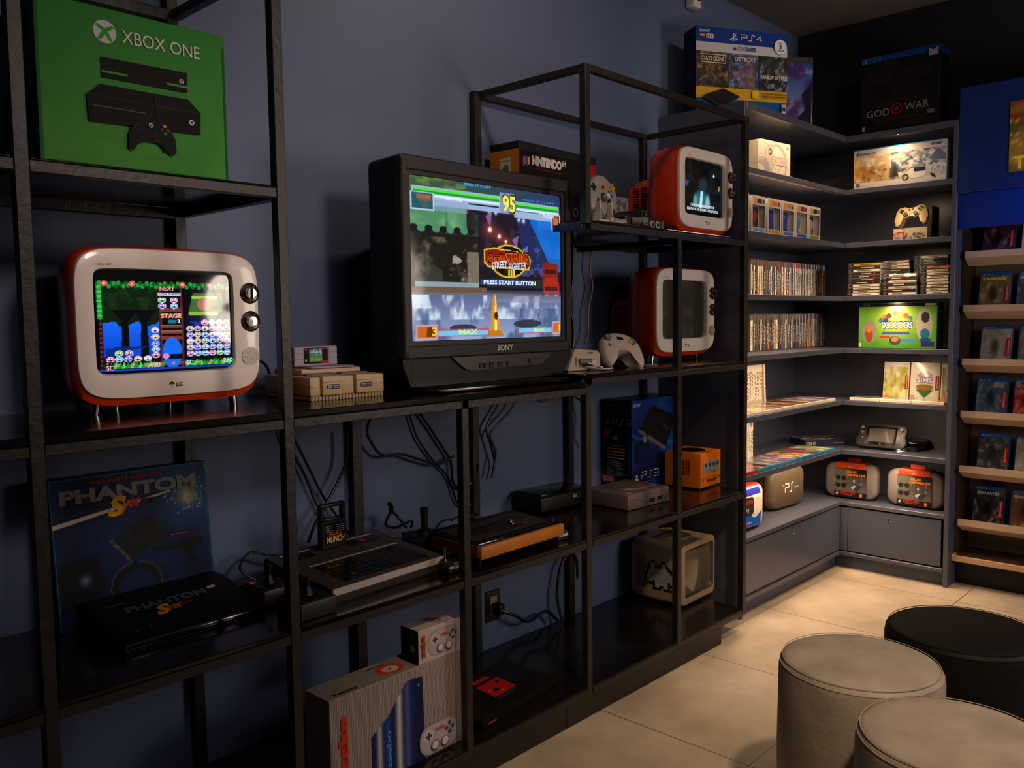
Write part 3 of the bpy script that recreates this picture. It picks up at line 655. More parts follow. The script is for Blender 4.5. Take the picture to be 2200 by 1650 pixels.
# --- green console carton
mb, fr, le, ri, tp, done = carton('game_console_box', 'green cardboard game console carton on the top left shelf', 'box', (-.472, -.452, 1.518), .352, .235, .285, mat('green_card', '#23701a', .6, spec=.2))
GK = ink('#0c0b0d'); GW = ink('#c9c3c0')
c = Cv(50, 40, '#2c7a20'); c.grad('#3c8420', '#157020'); c.mottle('#20701e', 3, 3, .4, .7, .5); c.ell(.40, .17, .24, .02, '#2c6a20', .7, 1); c.ell(.55, .07, .16, .012, '#2c6a20', .7, 1)
fr.art(c, .006, .004, .340, .277); fr.rect(0, .001, .006, .283, ink('#1c5a20')); fr.rect(.3455, .001, .004, .26, ink('#1a4d1c'))
ball_x(fr, .118, .242, .0205, ink('#b9b5b8'), ink('#2f8f35'))
fr.text('XBOX ONE', .148, .229, .0235, GW, w=.150)
fr.poly([(.108, .196), (.270, .198), (.270, .160), (.108, .160)], GK); fr.rect(.109, .169, .046, .004, ink('#3a8a28')); fr.rect(.228, .1685, .042, .004, ink('#3a8a28')); ball_x(fr, .258, .1795, .0045, GW, GK)
fr.poly([(.080, .125), (.104, .147), (.270, .147), (.294, .124), (.292, .083), (.082, .078)], GK); fr.poly([(.082, .125), (.291, .123), (.291, .1245), (.083, .1265)], ink('#2a272a')); fr.rect(.090, .106, .095, .0022, ink('#4a464a')); fr.poly([(.200, .147), (.206, .147), (.222, .04), (.217, .04)], ink('#1d1a1f')); ball_x(fr, .274, .104, .0055, GW, GK)
fr.poly([(.150, .040), (.158, .035), (.168, .050), (.182, .056), (.206, .055), (.222, .042), (.234, .034), (.241, .042), (.240, .065), (.228, .088), (.212, .094), (.178, .094), (.162, .089), (.151, .066)], ink('#121114'))
for x, y, r in ((.170, .080, .0075), (.205, .066, .0075)): fr.ringe(x, y, r, .0018, ink('#2e2b30'))
for x, y, q in ((.219, .088, '#c8a020'), (.225, .081, '#a02020'), (.213, .081, '#2050a0'), (.219, .074, '#209040')): fr.ell(x, y, .0028, .0028, ink(q), 10)
ball_x(fr, .192, .086, .0045, GW, GK)
le.art(Cv(4, 4, '#16601c'), 0, 0, .235, .285); le.text('XBOX ONE', .03, .15, .02, GW); le.poly([(.08, .06), (.2, .06), (.22, .12), (.14, .19), (.05, .12)], GK)
done()

# --- beige 16-bit console with cartridge
BG = mat('yellowed_plastic', '#b39a70', .45); GR = mat('lilac_grey_plastic', '#8d8390', .45)
t = thing('game_console', 'yellowed beige cartridge game console beside the large black television', 'game console', (.145, -.318, 1.0415), math.radians(-3))
b = MB(); b.box(.004, .212, .006, .225, .0, .012, BG, .002, 1)
for i in range(22): b.box(.006+i*.0095, .0115+i*.0095, .0035, .0065, .0, .012, mat('beige_slot', '#8f7850', .5))
b.prism([(0, .012), (.0, .030), (-.0, .052), (.004, .056), (.225, .056), (.225, .012)], 'x', .0, .205, BG) if False else None
b.box(0, .030, .002, .228, .012, .058, BG, .004, 2); b.box(.088, .125, .002, .228, .012, .058, BG, .004, 2); b.box(.180, .215, .002, .228, .012, .058, BG, .004, 2); b.box(.03, .18, .01, .228, .012, .056, BG)
for x0 in (.030, .1255): b.box(x0, x0+.056, -.006, .08, .012, .060, BG, .005, 2); b.box(x0, x0+.056, -.0065, .0, .0445, .0453, mat('seam', '#5d4e36', .6))
b.box(0, .215, .0015, .003, .034, .0346, MATS['seam'])
b.box(.02, .195, .075, .215, .056, .074, BG, .006, 2); b.build('body', t)
b = MB(); b.box(.045, .172, .072, .19, .074, .079, GR, .003, 2); b.box(.018, .10, .045, .070, .058, .0635, mat('purple_slider', '#584a66', .4), .002, 1); b.box(.115, .195, .045, .070, .058, .0635, MATS['purple_slider'], .002, 1); b.build('lid', t)
for x0, sgn in ((.042, 1), (.138, -1)):
    b = MB(); d = Dec(b, (x0, -.0065, .028), (1, 0, 0), (0, 0, 1), lift=.0003)
    d.rr(0, 0, .036, .011, .005, ink('#201c26')); d.rr(.002, .002, .013, .007, .002, ink('#a8a0b0')); d.rr(.017, .002, .017, .007, .002, ink('#a8a0b0'))
    for i in range(3): d.ell(.0045+i*.004, .0055, .0014, .0014, ink('#201c26'), 10)
    for i in range(4): d.ell(.0195+i*.004, .0055, .0014, .0014, ink('#201c26'), 10)
    b.build('controller_port', t)
b = MB(); b.ell((.014, .001, .036), .0015, .0015, .0015, glow('#ff2a20', 3), 10); b.build('power_light', t)
ct = MB(); ct.box(0, .128, 0, .018, 0, .050, GR, .002, 1)
for x in (0, .102):
    for k in range(3): ct.box(x+.0005, x+.0255, -.0012, .0, .004+k*.015, .0175+k*.015, GR, .001, 1)
d = Dec(ct, (.028, 0, .006), (1, 0, 0), (0, 0, 1)); d.rr(0, 0, .072, .040, .002, ink('#151318')); c = Cv(30, 24, '#3f86b8'); c.grad('#4a9a3c', '#3c80c0'); c.mottle('#e8e0e0', 9, 4, .58, .64, .8, .3, .5, 1, 1); c.mottle('#c8a030', 6, 9, .5, .6, .8, 0, 0, 1, .3)
d.art(c, .016, .005, .038, .033); d.rect(.054, .036, .018, .002, ink('#b01c24')); d.poly([(.05, .001), (.071, .001), (.069, .009), (.05, .006)], ink('#b01828')); d.rect(.002, .035, .008, .002, ink('#c02030')); d.ell(.005, .009, .003, .003, ink('#c8b890'), 12); d.text('AVALANCHE', .018, .027, .0045, ink('#d8e8ff'), w=.032, bold=.04)
tag(ct.build('game_cartridge'), 'grey game cartridge with a colourful label, standing in the beige console', 'game cartridge', loc=(.166, -.218, 1.1210))

# --- white console and pad right of the television
CR = mat('cream_plastic', '#b5a593', .45); t = thing('game_console', 'small cream game console with controller plugged in, right of the large television', 'game console', (1.070, -.352, 1.066), 0)
b = MB(); b.box(0, .150, 0, .185, 0, .012, CR, .003, 1); b.prism([(.004, .012), (.035, .070), (.150, .062), (.165, .050), (.165, .012)], 'y', .002, .185, CR)
b.box(.038, .140, -.004, .01, .016, .044, CR, .002, 1); d = Dec(b, (0, -.0042, 0), (1, 0, 0), (0, 0, 1)); d.text('SEGA', .10, .053, .006, ink('#3a332e'), bold=.03); d.rect(.118, .024, .012, .012, ink('#1a1614'))
b.lathe([(0, 0), (.05, 0), (.047, .003), (0, .004)], (.092, .09, .064), mat('cream_lid', '#a8917c', .4), 28); b.build('body', t)
b = MB(); b.cyl((.05, -.004, .030), (.092, -.022, .026), .010, .012, GREYP, 16); b.cyl((.088, -.02, .026), (.1, -.026, .025), .013, .010, WHITEP, 16); b.build('plug', t)
w1 = mat('pad_white', '#b9aaa3', .35)
wv = Vector((.90, -.36, -.10)).normalized(); uv = Vector((-.42, .66, .66)); uv = (uv-wv*uv.dot(wv)).normalized(); nv = wv.cross(uv)
pm_ = Matrix((wv, -nv, uv)).transposed()
t = thing('game_controller', 'white game controller with coloured buttons leaning upright by the cream console', 'game controller', (1.318, -.395, 1.078), rot=pm_.to_euler())
b = MB(); N_ = 36
def pad_ring(k, y):
    P = [(-.080, .030), (-.074, .004), (-.060, -.008), (-.044, .004), (-.030, .040), (0, .052), (.030, .040), (.044, .004), (.060, -.008), (.074, .004), (.080, .030), (.078, .075), (.066, .104), (.044, .120), (.018, .128), (-.018, .128), (-.044, .120), (-.066, .104), (-.078, .075)]
    Q = []
    for i in range(len(P)):
        p0, p1, p2, p3 = (Vector(P[(i+j) % len(P)]) for j in (-1, 0, 1, 2))
        for q in (0, .33, .66): Q.append(.5*((2*p1)+(p2-p0)*q+(2*p0-5*p1+4*p2-p3)*q*q+(3*p1-p0-3*p2+p3)*q**3))
    return [(v.x*k, y, .065+(v.y-.065)*k) for v in Q]
b.loft([pad_ring(.78, -.012), pad_ring(.93, -.008), pad_ring(1.0, .004), pad_ring(1.0, .016), pad_ring(.9, .030), pad_ring(.6, .038)], w1); b.build('body', t, 50)
b = MB()
for x, z, q in ((.045, .097, '#2aa868'), (.036, .088, '#d8b020'), (.055, .088, '#3858c8'), (.046, .079, '#d04040')): b.cyl((x, -.010, z), (x, -.0165, z), .0052, .0045, ink(q, .3), 14)
b.build('face_buttons', t)
b = MB(); b.cyl((-.05, -.009, .098), (-.05, -.020, .098), .014, .011, GREYP, 20); b.build('thumb_stick', t)
b = MB(); b.box(-.058, -.042, -.013, -.008, .066, .072, GREYP, .001, 1); b.box(-.053, -.047, -.013, -.008, .061, .077, GREYP, .001, 1); b.build('direction_pad', t)
b = MB(); b.box(-.014, .014, -.0125, -.008, .092, .108, BLACK, .002, 1); b.build('memory_window', t)
cb = MB(); cb.tube([(1.135, -.378, 1.091), (1.18, -.40, 1.076), (1.21, -.37, 1.071), (1.195, -.34, 1.070), (1.17, -.37, 1.070), (1.20, -.41, 1.071), (1.25, -.39, 1.070), (1.30, -.33, 1.07)], .0026, WHITEP); tag(cb.build('controller_cable'), 'coiled white controller cable on the shelf between console and pad', 'cable')
ad = MB(); ad.box(0, .055, 0, .05, 0, .10, BLACK, .004, 2); ad.cyl((.02, .02, .10), (.024, .02, .145), .010, .005, BLACK); d = Dec(ad, (0, 0, 0), (1, 0, 0), (0, 0, 1)); d.rect(.03, .012, .014, .002, ink('#8a8684'))
tag(ad.build('power_adapter'), 'black block power adapter standing behind the cream console', 'power adapter', loc=(1.235, -.16, 1.066))
cb = MB(); cb.tube([(1.259, -.14, 1.205), (1.275, -.135, 1.232), (1.33, -.12, 1.22), (1.37, -.10, 1.16), (1.39, -.09, 1.075)], .0035, RUB); tag(cb.build('power_cable'), 'black power cable arching out of the adapter behind the white controller', 'cable')
cb = MB(); cb.tube([(1.60, -.035, 1.505), (1.585, -.035, 1.42), (1.60, -.035, 1.35), (1.575, -.035, 1.27), (1.56, -.04, 1.16), (1.48, -.06, 1.072)], .0035, mat('beige_cable', '#7a5f45', .5)); tag(cb.build('antenna_cable'), 'beige cable hanging down the wall beside the switched off television', 'cable')
cb = MB(); cb.tube([(1.49, -.032, 1.505), (1.485, -.032, 1.38), (1.47, -.032, 1.28), (1.49, -.032, 1.18), (1.47, -.034, 1.066)], .005, RUB); tag(cb.build('power_cable'), 'thick black cable hanging straight down the wall behind the white controller', 'cable')
cs = MB().box(0, .075, 0, .045, 0, .006, mat('clear_case', '#6c625c', .15), .001, 1); tag(cs.build('memory_card_case'), 'thin clear plastic strip lying on the shelf by the switched off television', 'case', loc=(1.425, -.40, 1.066))

# --- N64 style carton, pad stand and console on the upper right shelf
mb, fr, le, ri, tp, done = carton('game_console_box', 'worn black and orange console carton standing behind the large black television', 'box', (1.052, -.168, 1.527), .43, .125, .280, mat('black_card', '#121013', .45), math.radians(3))
c = Cv(64, 40, '#0e0c10'); c.ell(.62, .12, .42, .46, '#5a5666', .9, .7); c.poly([(.36, .2), (.62, .52), (.99, .40), (.99, 0), (.45, 0)], '#2f2b3a'); c.ell(.7, .3, .1, .08, '#1b1822'); c.ell(.2, .05, .2, .2, '#8a7c72', .5, .8)
fr.art(c, .002, .002, .345, .251); fr.rect(.347, .06, .081, .193, ink('#a01820')); fr.rect(.347, .0, .081, .06, ink('#8a7a70')); fr.text('1', .36, .205, .03, ink('#d8402c')); 
for k, q in enumerate(('#c8342c', '#2a7a44', '#2c50a8', '#c89a2c')): fr.poly([(.018+k*.008, .200+(k % 2)*.006), (.026+k*.008, .205+(k % 2)*.006), (.026+k*.008, .235), (.018+k*.008, .230)], ink(q))
fr.text('NINTENDO', .062, .212, .026, ink('#d8cfc6'), w=.160, bold=.08); fr.text('64', .224, .224, .020, ink('#d8cfc6'), w=.024, bold=.02); fr.text('THE FUN MACHINE', .065, .196, .005, ink('#8c3038'), w=.155)
fr.ringe(.30, .075, .014, .003, ink('#b8b0b0'))
le.art(Cv(3, 3, '#b8741c'), 0, 0, .125, .255); le.rect(.045, .165, .045, .065, ink('#c9bfae')); le.poly([(.055, .18), (.065, .175), (.08, .185), (.08, .205), (.068, .21), (.055, .2)], ink('#3a7a54')); le.ell(.07, .11, .035, .035, ink('#a09080'), 20); le.text('NINTENDO', .05, .218, .005, ink('#2a2020'))
for i in range(26): tp.rect(.012+i*.016+random.uniform(0, .006), 0, random.uniform(.004, .012), random.uniform(.001, .003), ink('#8a7258'))
done()
t = thing('game_controller', 'grey three-pronged game controller upright on a clear stand beside the worn carton', 'game controller', (1.165, -.420, 1.5275), 0, rot=(math.radians(-6), 0, 0))
GC_ = mat('pale_grey_plastic', '#8c8784', .4); b = MB()
def trident(k, y): return [(x*k, y, .100+(z-.100)*k) for x, z in [(-.070, .045), (-.060, .035), (-.048, .045), (-.036, .078), (-.022, .074), (-.012, .030), (0, .018), (.012, .030), (.022, .074), (.036, .078), (.048, .045), (.060, .035), (.070, .045), (.073, .095), (.064, .122), (.035, .138), (.016, .150), (-.016, .150), (-.035, .138), (-.064, .122), (-.073, .095)]]
b.loft([trident(.9, -.010), trident(1, -.004), trident(1, .012), trident(.9, .020)], GC_); b.build('body', t, 60)
b = MB(); b.cyl((0, -.009, .080), (0, -.013, .080), .016, .015, mat('mid_grey', '#3d3a3b', .4)); b.cyl((0, -.012, .080), (0, -.030, .083), .006, .008, WHITEP, 16); b.build('thumb_stick', t)
b = MB()
for x, z, q, r in ((.046, .122, '#c8981c', .0045), (.054, .114, '#c8981c', .0045), (.038, .114, '#c8981c', .0045), (.046, .106, '#c8981c', .0045), (.030, .100, '#1f8a4c', .0055), (.038, .088, '#2448a8', .0055), (0, .112, '#b02028', .0055)): b.cyl((x, -.009, z), (x, -.014, z), r, r*.9, ink(q, .3), 14)
b.build('face_buttons', t)
b = MB(); b.box(-.060, -.036, -.014, -.009, .106, .113, BLACK, .001, 1); b.box(-.0515, -.0445, -.014, -.009, .0975, .1215, BLACK, .001, 1); b.build('direction_pad', t)
b = MB(); b.box(-.06, .072, -.03, .02, 0, .006, WHITEP, .002, 1); 
for x in (-.03, .03): b.box(x-.002, x+.002, -.018, .02, .006, .066, WHITEP, .001, 1)
d = Dec(b, (-.03, -.0302, .001), (1, 0, 0), (0, 0, 1)); b.box(-.005, .075, -.036, -.030, 0, .012, WHITEP, .002, 1); d = Dec(b, (0, -.036, .002), (1, 0, 0), (0, 0, 1)); d.text('NINTENDO', .004, .002, .006, ink('#6a6460'), w=.066, bold=.04); b.build('stand', t)
t = thing('game_console', 'charcoal four-port cartridge console on the upper shelf beside the orange television', 'game console', (1.285, -.415, 1.5275), 0)
b = MB(); b.loft([[(x, y, z) for x, y, z in q] for q in ([(0, .0, .004), (.22, 0, .004), (.235, .14, .004), (-.01, .14, .004)], [(0, -.004, .03), (.22, -.004, .03), (.235, .14, .034), (-.01, .14, .034)], [(.03, .03, .046), (.19, .03, .046), (.20, .13, .056), (.02, .13, .056)])], CHAR); b.box(.085, .125, -.010, .10, .006, .062, CHAR, .006, 2)
for x in (.0, .212): b.cyl((x+.004, .004, 0), (x+.004, .004, .034), .010, .010, CHAR, 16)
d = Dec(b, (0, -.0105, 0), (1, 0, 0), (0, 0, 1)); d.rr(.088, .036, .034, .018, .003, ink('#101014')); d.ell(.105, .046, .005, .006, ink('#1f7a6c'), 12); b.build('body', t, 50)
b = MB()
for x in (.150, .182): b.cyl((x, -.003, .017), (x, -.006, .017), .0115, .0115, WHITEP, 20); b.cyl((x, -.006, .017), (x, -.0065, .017), .0085, .0085, ink('#37332f'), 20)
b.build('controller_port', t)
b = MB(); b.cyl((.035, -.003, .020), (.062, -.03, .020), .011, .013, GREYP, 16); b.cyl((.060, -.028, .020), (.072, -.040, .020), .015, .010, GREYP, 16); b.build('plug', t)
b = MB(); b.ell((.108, -.0115, .012), .0018, .0018, .0018, glow('#ff2018', 2.5), 8); b.build('power_light', t)
ct = MB(); ct.box(0, .115, 0, .018, 0, .07, GREYP, .006, 2); d = Dec(ct, (.02, 0, .02), (1, 0, 0), (0, 0, 1)); c = Cv(10, 8, '#4a4648'); c.mottle('#a09898', 3, 2); d.art(c, 0, 0, .075, .04)
tag(ct.build('game_cartridge'), 'grey game cartridge standing behind the charcoal console on the upper shelf', 'game cartridge', loc=(1.355, -.300, 1.5775))

# ================================================================== LOWER SHELF OF THE RACK  (board top z = .562)
ZL = .5625
# --- dark blue console carton leaning on the wall
mb, fr, le, ri, tp, done = carton('game_console_box', 'dark blue console carton with a star burst, leaning on the wall under the left television', 'box', (-.372, -.115, ZL), .362, .075, .335, mat('navy_card', '#0a1430', .45), rx=math.radians(-6))
c = Cv(96, 90, '#0b2a6a'); c.grad('#0a2360', '#0d3c86'); c.mottle('#061640', 3, 3, .4, .65, .8); c.glow(.86, .78, .30, '#1d78b8', .8); c.glow(.86, .78, .11, '#f0c890', 1); c.glow(.86, .76, .06, '#fff0d0', 1)
for i in range(40):
    a = i*2.4; r = .05+.11*((i*7) % 10)/10; c.ell(.86+r*math.cos(a), .78+r*math.sin(a), .006, .006, '#cfe6f4')
c.ell(.10, .28, .20, .17, '#080b16', 1, .2); c.glow(.18, .29, .06, '#8fb4f0', .9)
c.poly([(.03, .15), (.27, .22), (.25, .47), (.03, .44)], '#07090f', .9); c.glow(.17, .31, .05, '#a8c8ff', .9)
c.poly([(.34, .55), (.62, .65), (.73, .53), (.46, .38)], '#1e2426'); c.poly([(.34, .55), (.46, .38), (.46, .365), (.335, .535)], '#8a8a84'); c.poly([(.46, .63), (.60, .69), (.64, .60), (.47, .54)], '#0f1214')
c.poly([(.60, .44), (.90, .47), (.95, .44), (.94, .40), (.86, .40), (.90, .27), (.84, .27), (.80, .39), (.60, .41)], '#101317')
c.ringe(.48, .20, .17, .16, .32, '#0b0e14'); c.ringe(.48, .215, .165, .155, .06, '#5d6068')
c.a *= .68; fr.art(c, .002, .002, .358, .331); CY = ink('#187090')
fr.line([(.004, .004), (.004, .331), (.358, .331), (.358, .004)], .0016, CY)
fr.poly([(.004, .226), (.27, .272), (.27, .276), (.004, .236)], ink('#b8aca0')); fr.line([(.295, .225), (.345, .225), (.345, .285), (.295, .285), (.295, .225)], .001, ink('#5aa0c0')); fr.line([(.32, .20), (.32, .305)], .001, ink('#5aa0c0'))
fr.text('PHANTOM', .022, .278, .028, ink('#857e78'), w=.312, bold=.045); fr.text('S', .120, .238, .040, ink('#c8981c'), w=.034, shear=.35, bold=.05); fr.text('y', .150, .248, .026, ink('#c06018'), w=.018, shear=.35, bold=.05); fr.text('st', .168, .252, .024, ink('#b0381c'), w=.024, shear=.35, bold=.05); fr.text('em', .195, .254, .018, ink('#4a2030'), w=.03, shear=.35, bold=.03)
fr.text('VIDEO-GAME DE ULTIMA GERACAO', .085, .316, .0075, ink('#a03020'), w=.19, bold=.02); fr.rect(.26, .168, .045, .003, ink('#8a2a50'))
done()
# --- black console in front of it
t = thing('game_console', 'flat black cartridge console lying in front of the dark blue carton', 'game console', (-.322, -.336, ZL), math.radians(2))
b = MB(); b.prism([(0, .002), (.0, .020), (.022, .026), (.16, .062), (.215, .062), (.215, .002)], 'x', 0, .315, BLACK); b.box(.003, .312, -.002, .012, .002, .018, BLACKG, .006, 2)
sl = Vector((0, .138, .036)).normalized(); d = Dec(b, (0, .022, .026), (1, 0, 0), sl)
d.text('PHANTOM', .055, .088, .022, ink('#4a4a48'), w=.185, bold=.04); d.text('S', .105, .052, .034, ink('#c8941c'), w=.028, shear=.4, bold=.05); d.text('yst', .130, .060, .022, ink('#b85018'), w=.034, shear=.4, bold=.05); d.text('em', .166, .064, .016, ink('#6a2020'), w=.026, shear=.4, bold=.03)
d.text('Gradiente', .02, .125, .009, ink('#55524e'), w=.05); d.poly([(.245, .100), (.268, .100), (.268, .112), (.250, .109)], ink('#b8aca4')); d.rect(.035, .012, .014, .0015, ink('#6a6664')); d.rect(.07, .018, .012, .0012, ink('#6a6664'))
b.build('body', t)
# --- two black joystick bases beside it
for k, (lx, ly, rz_, lab) in enumerate(((.02, -.445, .03, 'black joystick base nearest the front edge, by the second rack post'), (.015, -.300, .12, 'black joystick base behind the other one, by the second rack post'))):
    t = thing('joystick', lab, 'joystick', (lx, ly, ZL), rz_, 'black joystick bases')
    b = MB(); b.box(0, .098, 0, .098, 0, .040, CHAR, .003, 2); b.box(.006, .092, .006, .092, .040, .043, BLACK, .001, 1); b.box(.002, .096, -.0006, .0, .036, .0375, mat('grey_edge', '#5a5654', .4)); b.build('base', t)
    b = MB(); b.box(.008, .026, .066, .084, .043, .049, mat('red_button', '#a01812', .4), .003, 2); b.build('fire_button', t)
    b = MB(); b.cyl((.052, .05, .043), (.052, .05, .062), .016, .007, BLACK); b.cyl((.052, .05, .062), (.054, .05, .085), .006, .0055, BLACK, 14); b.build('stick', t)
# --- silver and charcoal keyboard console
t = thing('game_console', 'charcoal and silver keyboard console with a handled cartridge plugged in', 'game console', (.135, -.402, ZL), math.radians(3.5))
b = MB(); w_ = .372
b.prism([(.004, .0), (0, .008), (0, .034), (.010, .040), (.205, .058), (.270, .070), (.278, .060), (.278, .0)], 'x', 0, w_, mat('console_charcoal', '#3a3331', .42, bump=(200, .04)))
b.build('body', t, 30)
SLV = mat('brushed_silver', '#bdb3ad', .35, metal=.15)
b = MB(); b.box(-.001, w_+.001, -.0025, .002, .022, .039, SLV, .0008, 1); b.build('front_trim', t)
ks = Vector((0, .195, .018)).normalized(); kn = Vector((1, 0, 0)).cross(ks)
b = MB(); d = Dec(b, (0, .010, .040), (1, 0, 0), ks); d.rect(.055, .012, .285, .128, BLACKG); b.build('keyboard_panel', t)
b = MB(); d = Dec(b, (0, .010, .040), (1, 0, 0), ks, lift=.0008)
for r_ in range(5):
    for c_ in range(10):
        x, y = .068+c_*.0262+(r_ % 2)*.004, .032+r_*.0215; k = '#7d1612' if (r_, c_) == (3, 9) else ('#7a6a3c' if (r_, c_) == (0, 1) else '#34302e')
        d.d = .0008; d.rr(x, y, .020, .0135, .002, ink('#171414', .3)); d.d = .0014; d.rect(x+.004, y+.004, .012, .006, ink(k))
d.d = .0008; d.rr(.135, .016, .11, .010, .002, ink('#171414', .3)); d.d = .0014; d.rect(.14, .019, .10, .004, ink('#34302e')); b.build('keys', t)
b = MB(); d = Dec(b, (0, .010, .040), (1, 0, 0), ks, lift=.0012); d.rect(.050, .143, .293, .008, SLV); d.rect(.335, .138, .008, .012, SLV); b.build('silver_strip', t)
hs = Vector((0, .065, .012)).normalized()
def top_part(nm, f): b = MB(); d = Dec(b, (0, .205, .058), (1, 0, 0), hs, lift=.0012); f(d); b.build(nm, t)
top_part('silver_strip', lambda d: d.rect(.03, .045, .09, .006, SLV)); top_part('silver_strip', lambda d: d.rect(.235, .045, .10, .006, SLV))
top_part('recess_panel', lambda d: d.rect(.03, .008, .085, .036, BLACK)); top_part('recess_panel', lambda d: d.rect(.235, .008, .10, .036, BLACKG).rr(.268, .016, .022, .022, .002, ink('#4a4644')))
top_part('reset_key', lambda d: d.up().up().up().rr(.276, .016, .016, .022, .002, ink('#b01814')))
ct = MB(); ct.box(0, .082, 0, .020, -.03, .045, BLACK, .002, 1)
for x in (0, .071): ct.box(x, x+.011, .002, .018, .045, .085, BLACK, .002, 1)
ct.box(0, .082, .002, .018, .078, .088, BLACK, .003, 2); ct.box(.012, .070, .004, .016, .04, .050, BLACK, .004, 2)
d = Dec(ct, (0, 0, 0), (1, 0, 0), (0, 0, 1)); d.rect(.008, -.02, .066, .058, ink('#0d0c0c'))
for i in range(4): d.rect(.012, .028-i*.0052, .022, .0018, ink('#8a8078')); d.rect(.050, .028-i*.0052, .020, .0018, ink('#8a8078'))
d.text('K.C.', .020, .004, .010, ink('#b83a14'), w=.045, bold=.06, shear=.2); d.text('MUNCH', .012, -.014, .015, ink('#c8a868'), w=.058, bold=.05, shear=.1)
cto = ct.build('game_cartridge'); tag(cto, 'black handled cartridge plugged into the charcoal keyboard console', 'game cartridge', loc=(.252, -.188, .6640), rz=math.radians(3.5))
# silver paddle tips: two little joysticks with chrome sticks
for lx, ly, lab in ((.505, -.395, 'small grey hand controller with chrome stick, right of the keyboard console'), (.950, -.395, 'small grey hand controller with chrome stick, behind the amber edged console')):
    t = thing('hand_controller', lab, 'game controller', (lx, ly, ZL), 0, 'hand controllers with chrome sticks')
    b = MB(); b.box(-.022, .026, -.03, .06, 0, .030, CHAR, .006, 2); b.box(-.020, .024, -.0315, -.029, .012, .020, SLV, .001, 1); b.build('body', t)
    b = MB(); b.lathe([(0, .030), (.016, .030), (.014, .033), (0, .034)], (0, .01, 0), BLACKG, 24); b.cyl((0, .01, .034), (.001, .012, .062), .0038, .0045, CHROME, 14); b.build('stick', t)
    b = MB(); b.cyl((-.012, .05, .030), (-.012, .05, .035), .005, .005, MATS['red_button'], 12); b.build('fire_button', t)
# --- amber edged console
AM = mat('amber_wood_trim', '#a8651a', .45, noise=(12, .12)); t = thing('game_console', 'black control-panel console with an amber wooden front edge', 'game console', (.590, -.428, ZL), math.radians(1.5))
b = MB(); b.prism([(.0, .030), (0, .055), (.20, .066), (.20, .018)], 'x', .004, .356, BLACK); b.box(.0, .36, .002, .016, .052, .060, BLACKG, .004, 2)
for x in (.03, .32):
    for y in (.03, .17): b.cyl((x, y, .0), (x, y, .032), .010, .010, BLACK, 12)
b.build('body', t)
b = MB(); b.box(.0, .36, -.012, .003, .018, .053, AM, .003, 2); b.build('front_trim', t)
b = MB(); b.box(-.004, .004, .0, .185, .020, .055, mat('brown_wood_side', '#4a2712', .5), .002, 1); b.build('side_trim', t)
ks = Vector((0, .2, .011)).normalized(); b = MB(); d = Dec(b, (0, 0, .056), (1, 0, 0), ks, lift=.001); d.rr(.02, .03, .32, .14, .006, ink('#2c2825', .35)); d.rr(.255, .11, .06, .045, .003, ink('#191716', .3))
for i in range(7):
    for j in range(2): d.rr(.030+i*.031, .075+j*.030, .024, .020, .002, ink('#121011', .3))
for i in range(6): d.ell(.14+i*.022, .048, .0055, .0055, ink('#0c0b0b' if i < 5 else '#a01826'), 14)
d.line([(.022, .064), (.30, .064)], .001, ink('#4a4440')); d.ell(.275, .062, .004, .004, ink('#b01828'), 12); b.build('control_panel', t)
b = MB(); b.lathe([(0, 0), (.014, 0), (.012, .006), (.008, .010), (0, .011)], (.235, .095, .0625), CHROME, 24); b.build('knob', t)
cb = MB(); cb.tube([(.60, -.24, .63), (.66, -.20, .638), (.72, -.19, .635), (.78, -.21, .634), (.82, -.19, .632), (.76, -.17, .632), (.70, -.2, .634)], .003, RUB); tag(cb.build('controller_cable'), 'black cable coiled on the amber edged console', 'cable')
# --- black box joystick with its cable
t = thing('joystick', 'square black joystick with a tall stick, between the keyboard console and the amber edged one', 'joystick', (.560, -.178, ZL), math.radians(-24))
b = MB(); b.box(0, .105, 0, .105, 0, .038, BLACK, .004, 2); b.build('base', t)
b = MB(); b.lathe([(0, .038), (.028, .038), (.022, .046), (.010, .056), (0, .057)], (.058, .055, 0), BLACK, 24); b.cyl((.058, .055, .05), (.058, .055, .112), .0095, .0125, BLACK, 18); b.ell((.058, .055, .112), .0125, .0125, .006, BLACK); b.build('stick', t)
b = MB(); b.cyl((.018, .018, .038), (.018, .018, .044), .008, .008, CHAR, 16); b.build('fire_button', t)
cb = MB(); cb.tube([(.61, -.10, .612), (.60, -.07, .645), (.565, -.085, .665), (.555, -.07, .63), (.60, -.06, .61), (.645, -.08, .625), (.66, -.06, .60)], .004, RUB); cb.tube([(.565, -.085, .665), (.56, -.09, .685), (.55, -.095, .695)], .007, RUB, 8); tag(cb.build('controller_cable'), 'black cable loop lying behind the square black joystick', 'cable')
# --- stacked black console
t = thing('game_console', 'large black disc console lying behind the amber edged console', 'game console', (1.155, -.150, ZL), math.radians(-3))
b = MB(); b.box(0, .26, -.004, .135, 0.002, .060, BLACK, .010, 3); b.box(.012, .25, .004, .13, .058, .067, BLACKG, .004, 2); d = Dec(b, (0, -.004, 0), (1, 0, 0), (0, 0, 1)); d.text('SEGA', .165, .038, .009, ink('#8a8682'), w=.022, bold=.05); d2 = Dec(b, (0, 0, .067), (1, 0, 0), (0, 1, 0)); d2.rect(.015, .012, .022, .007, ink('#8a8682')); b.build('body', t)
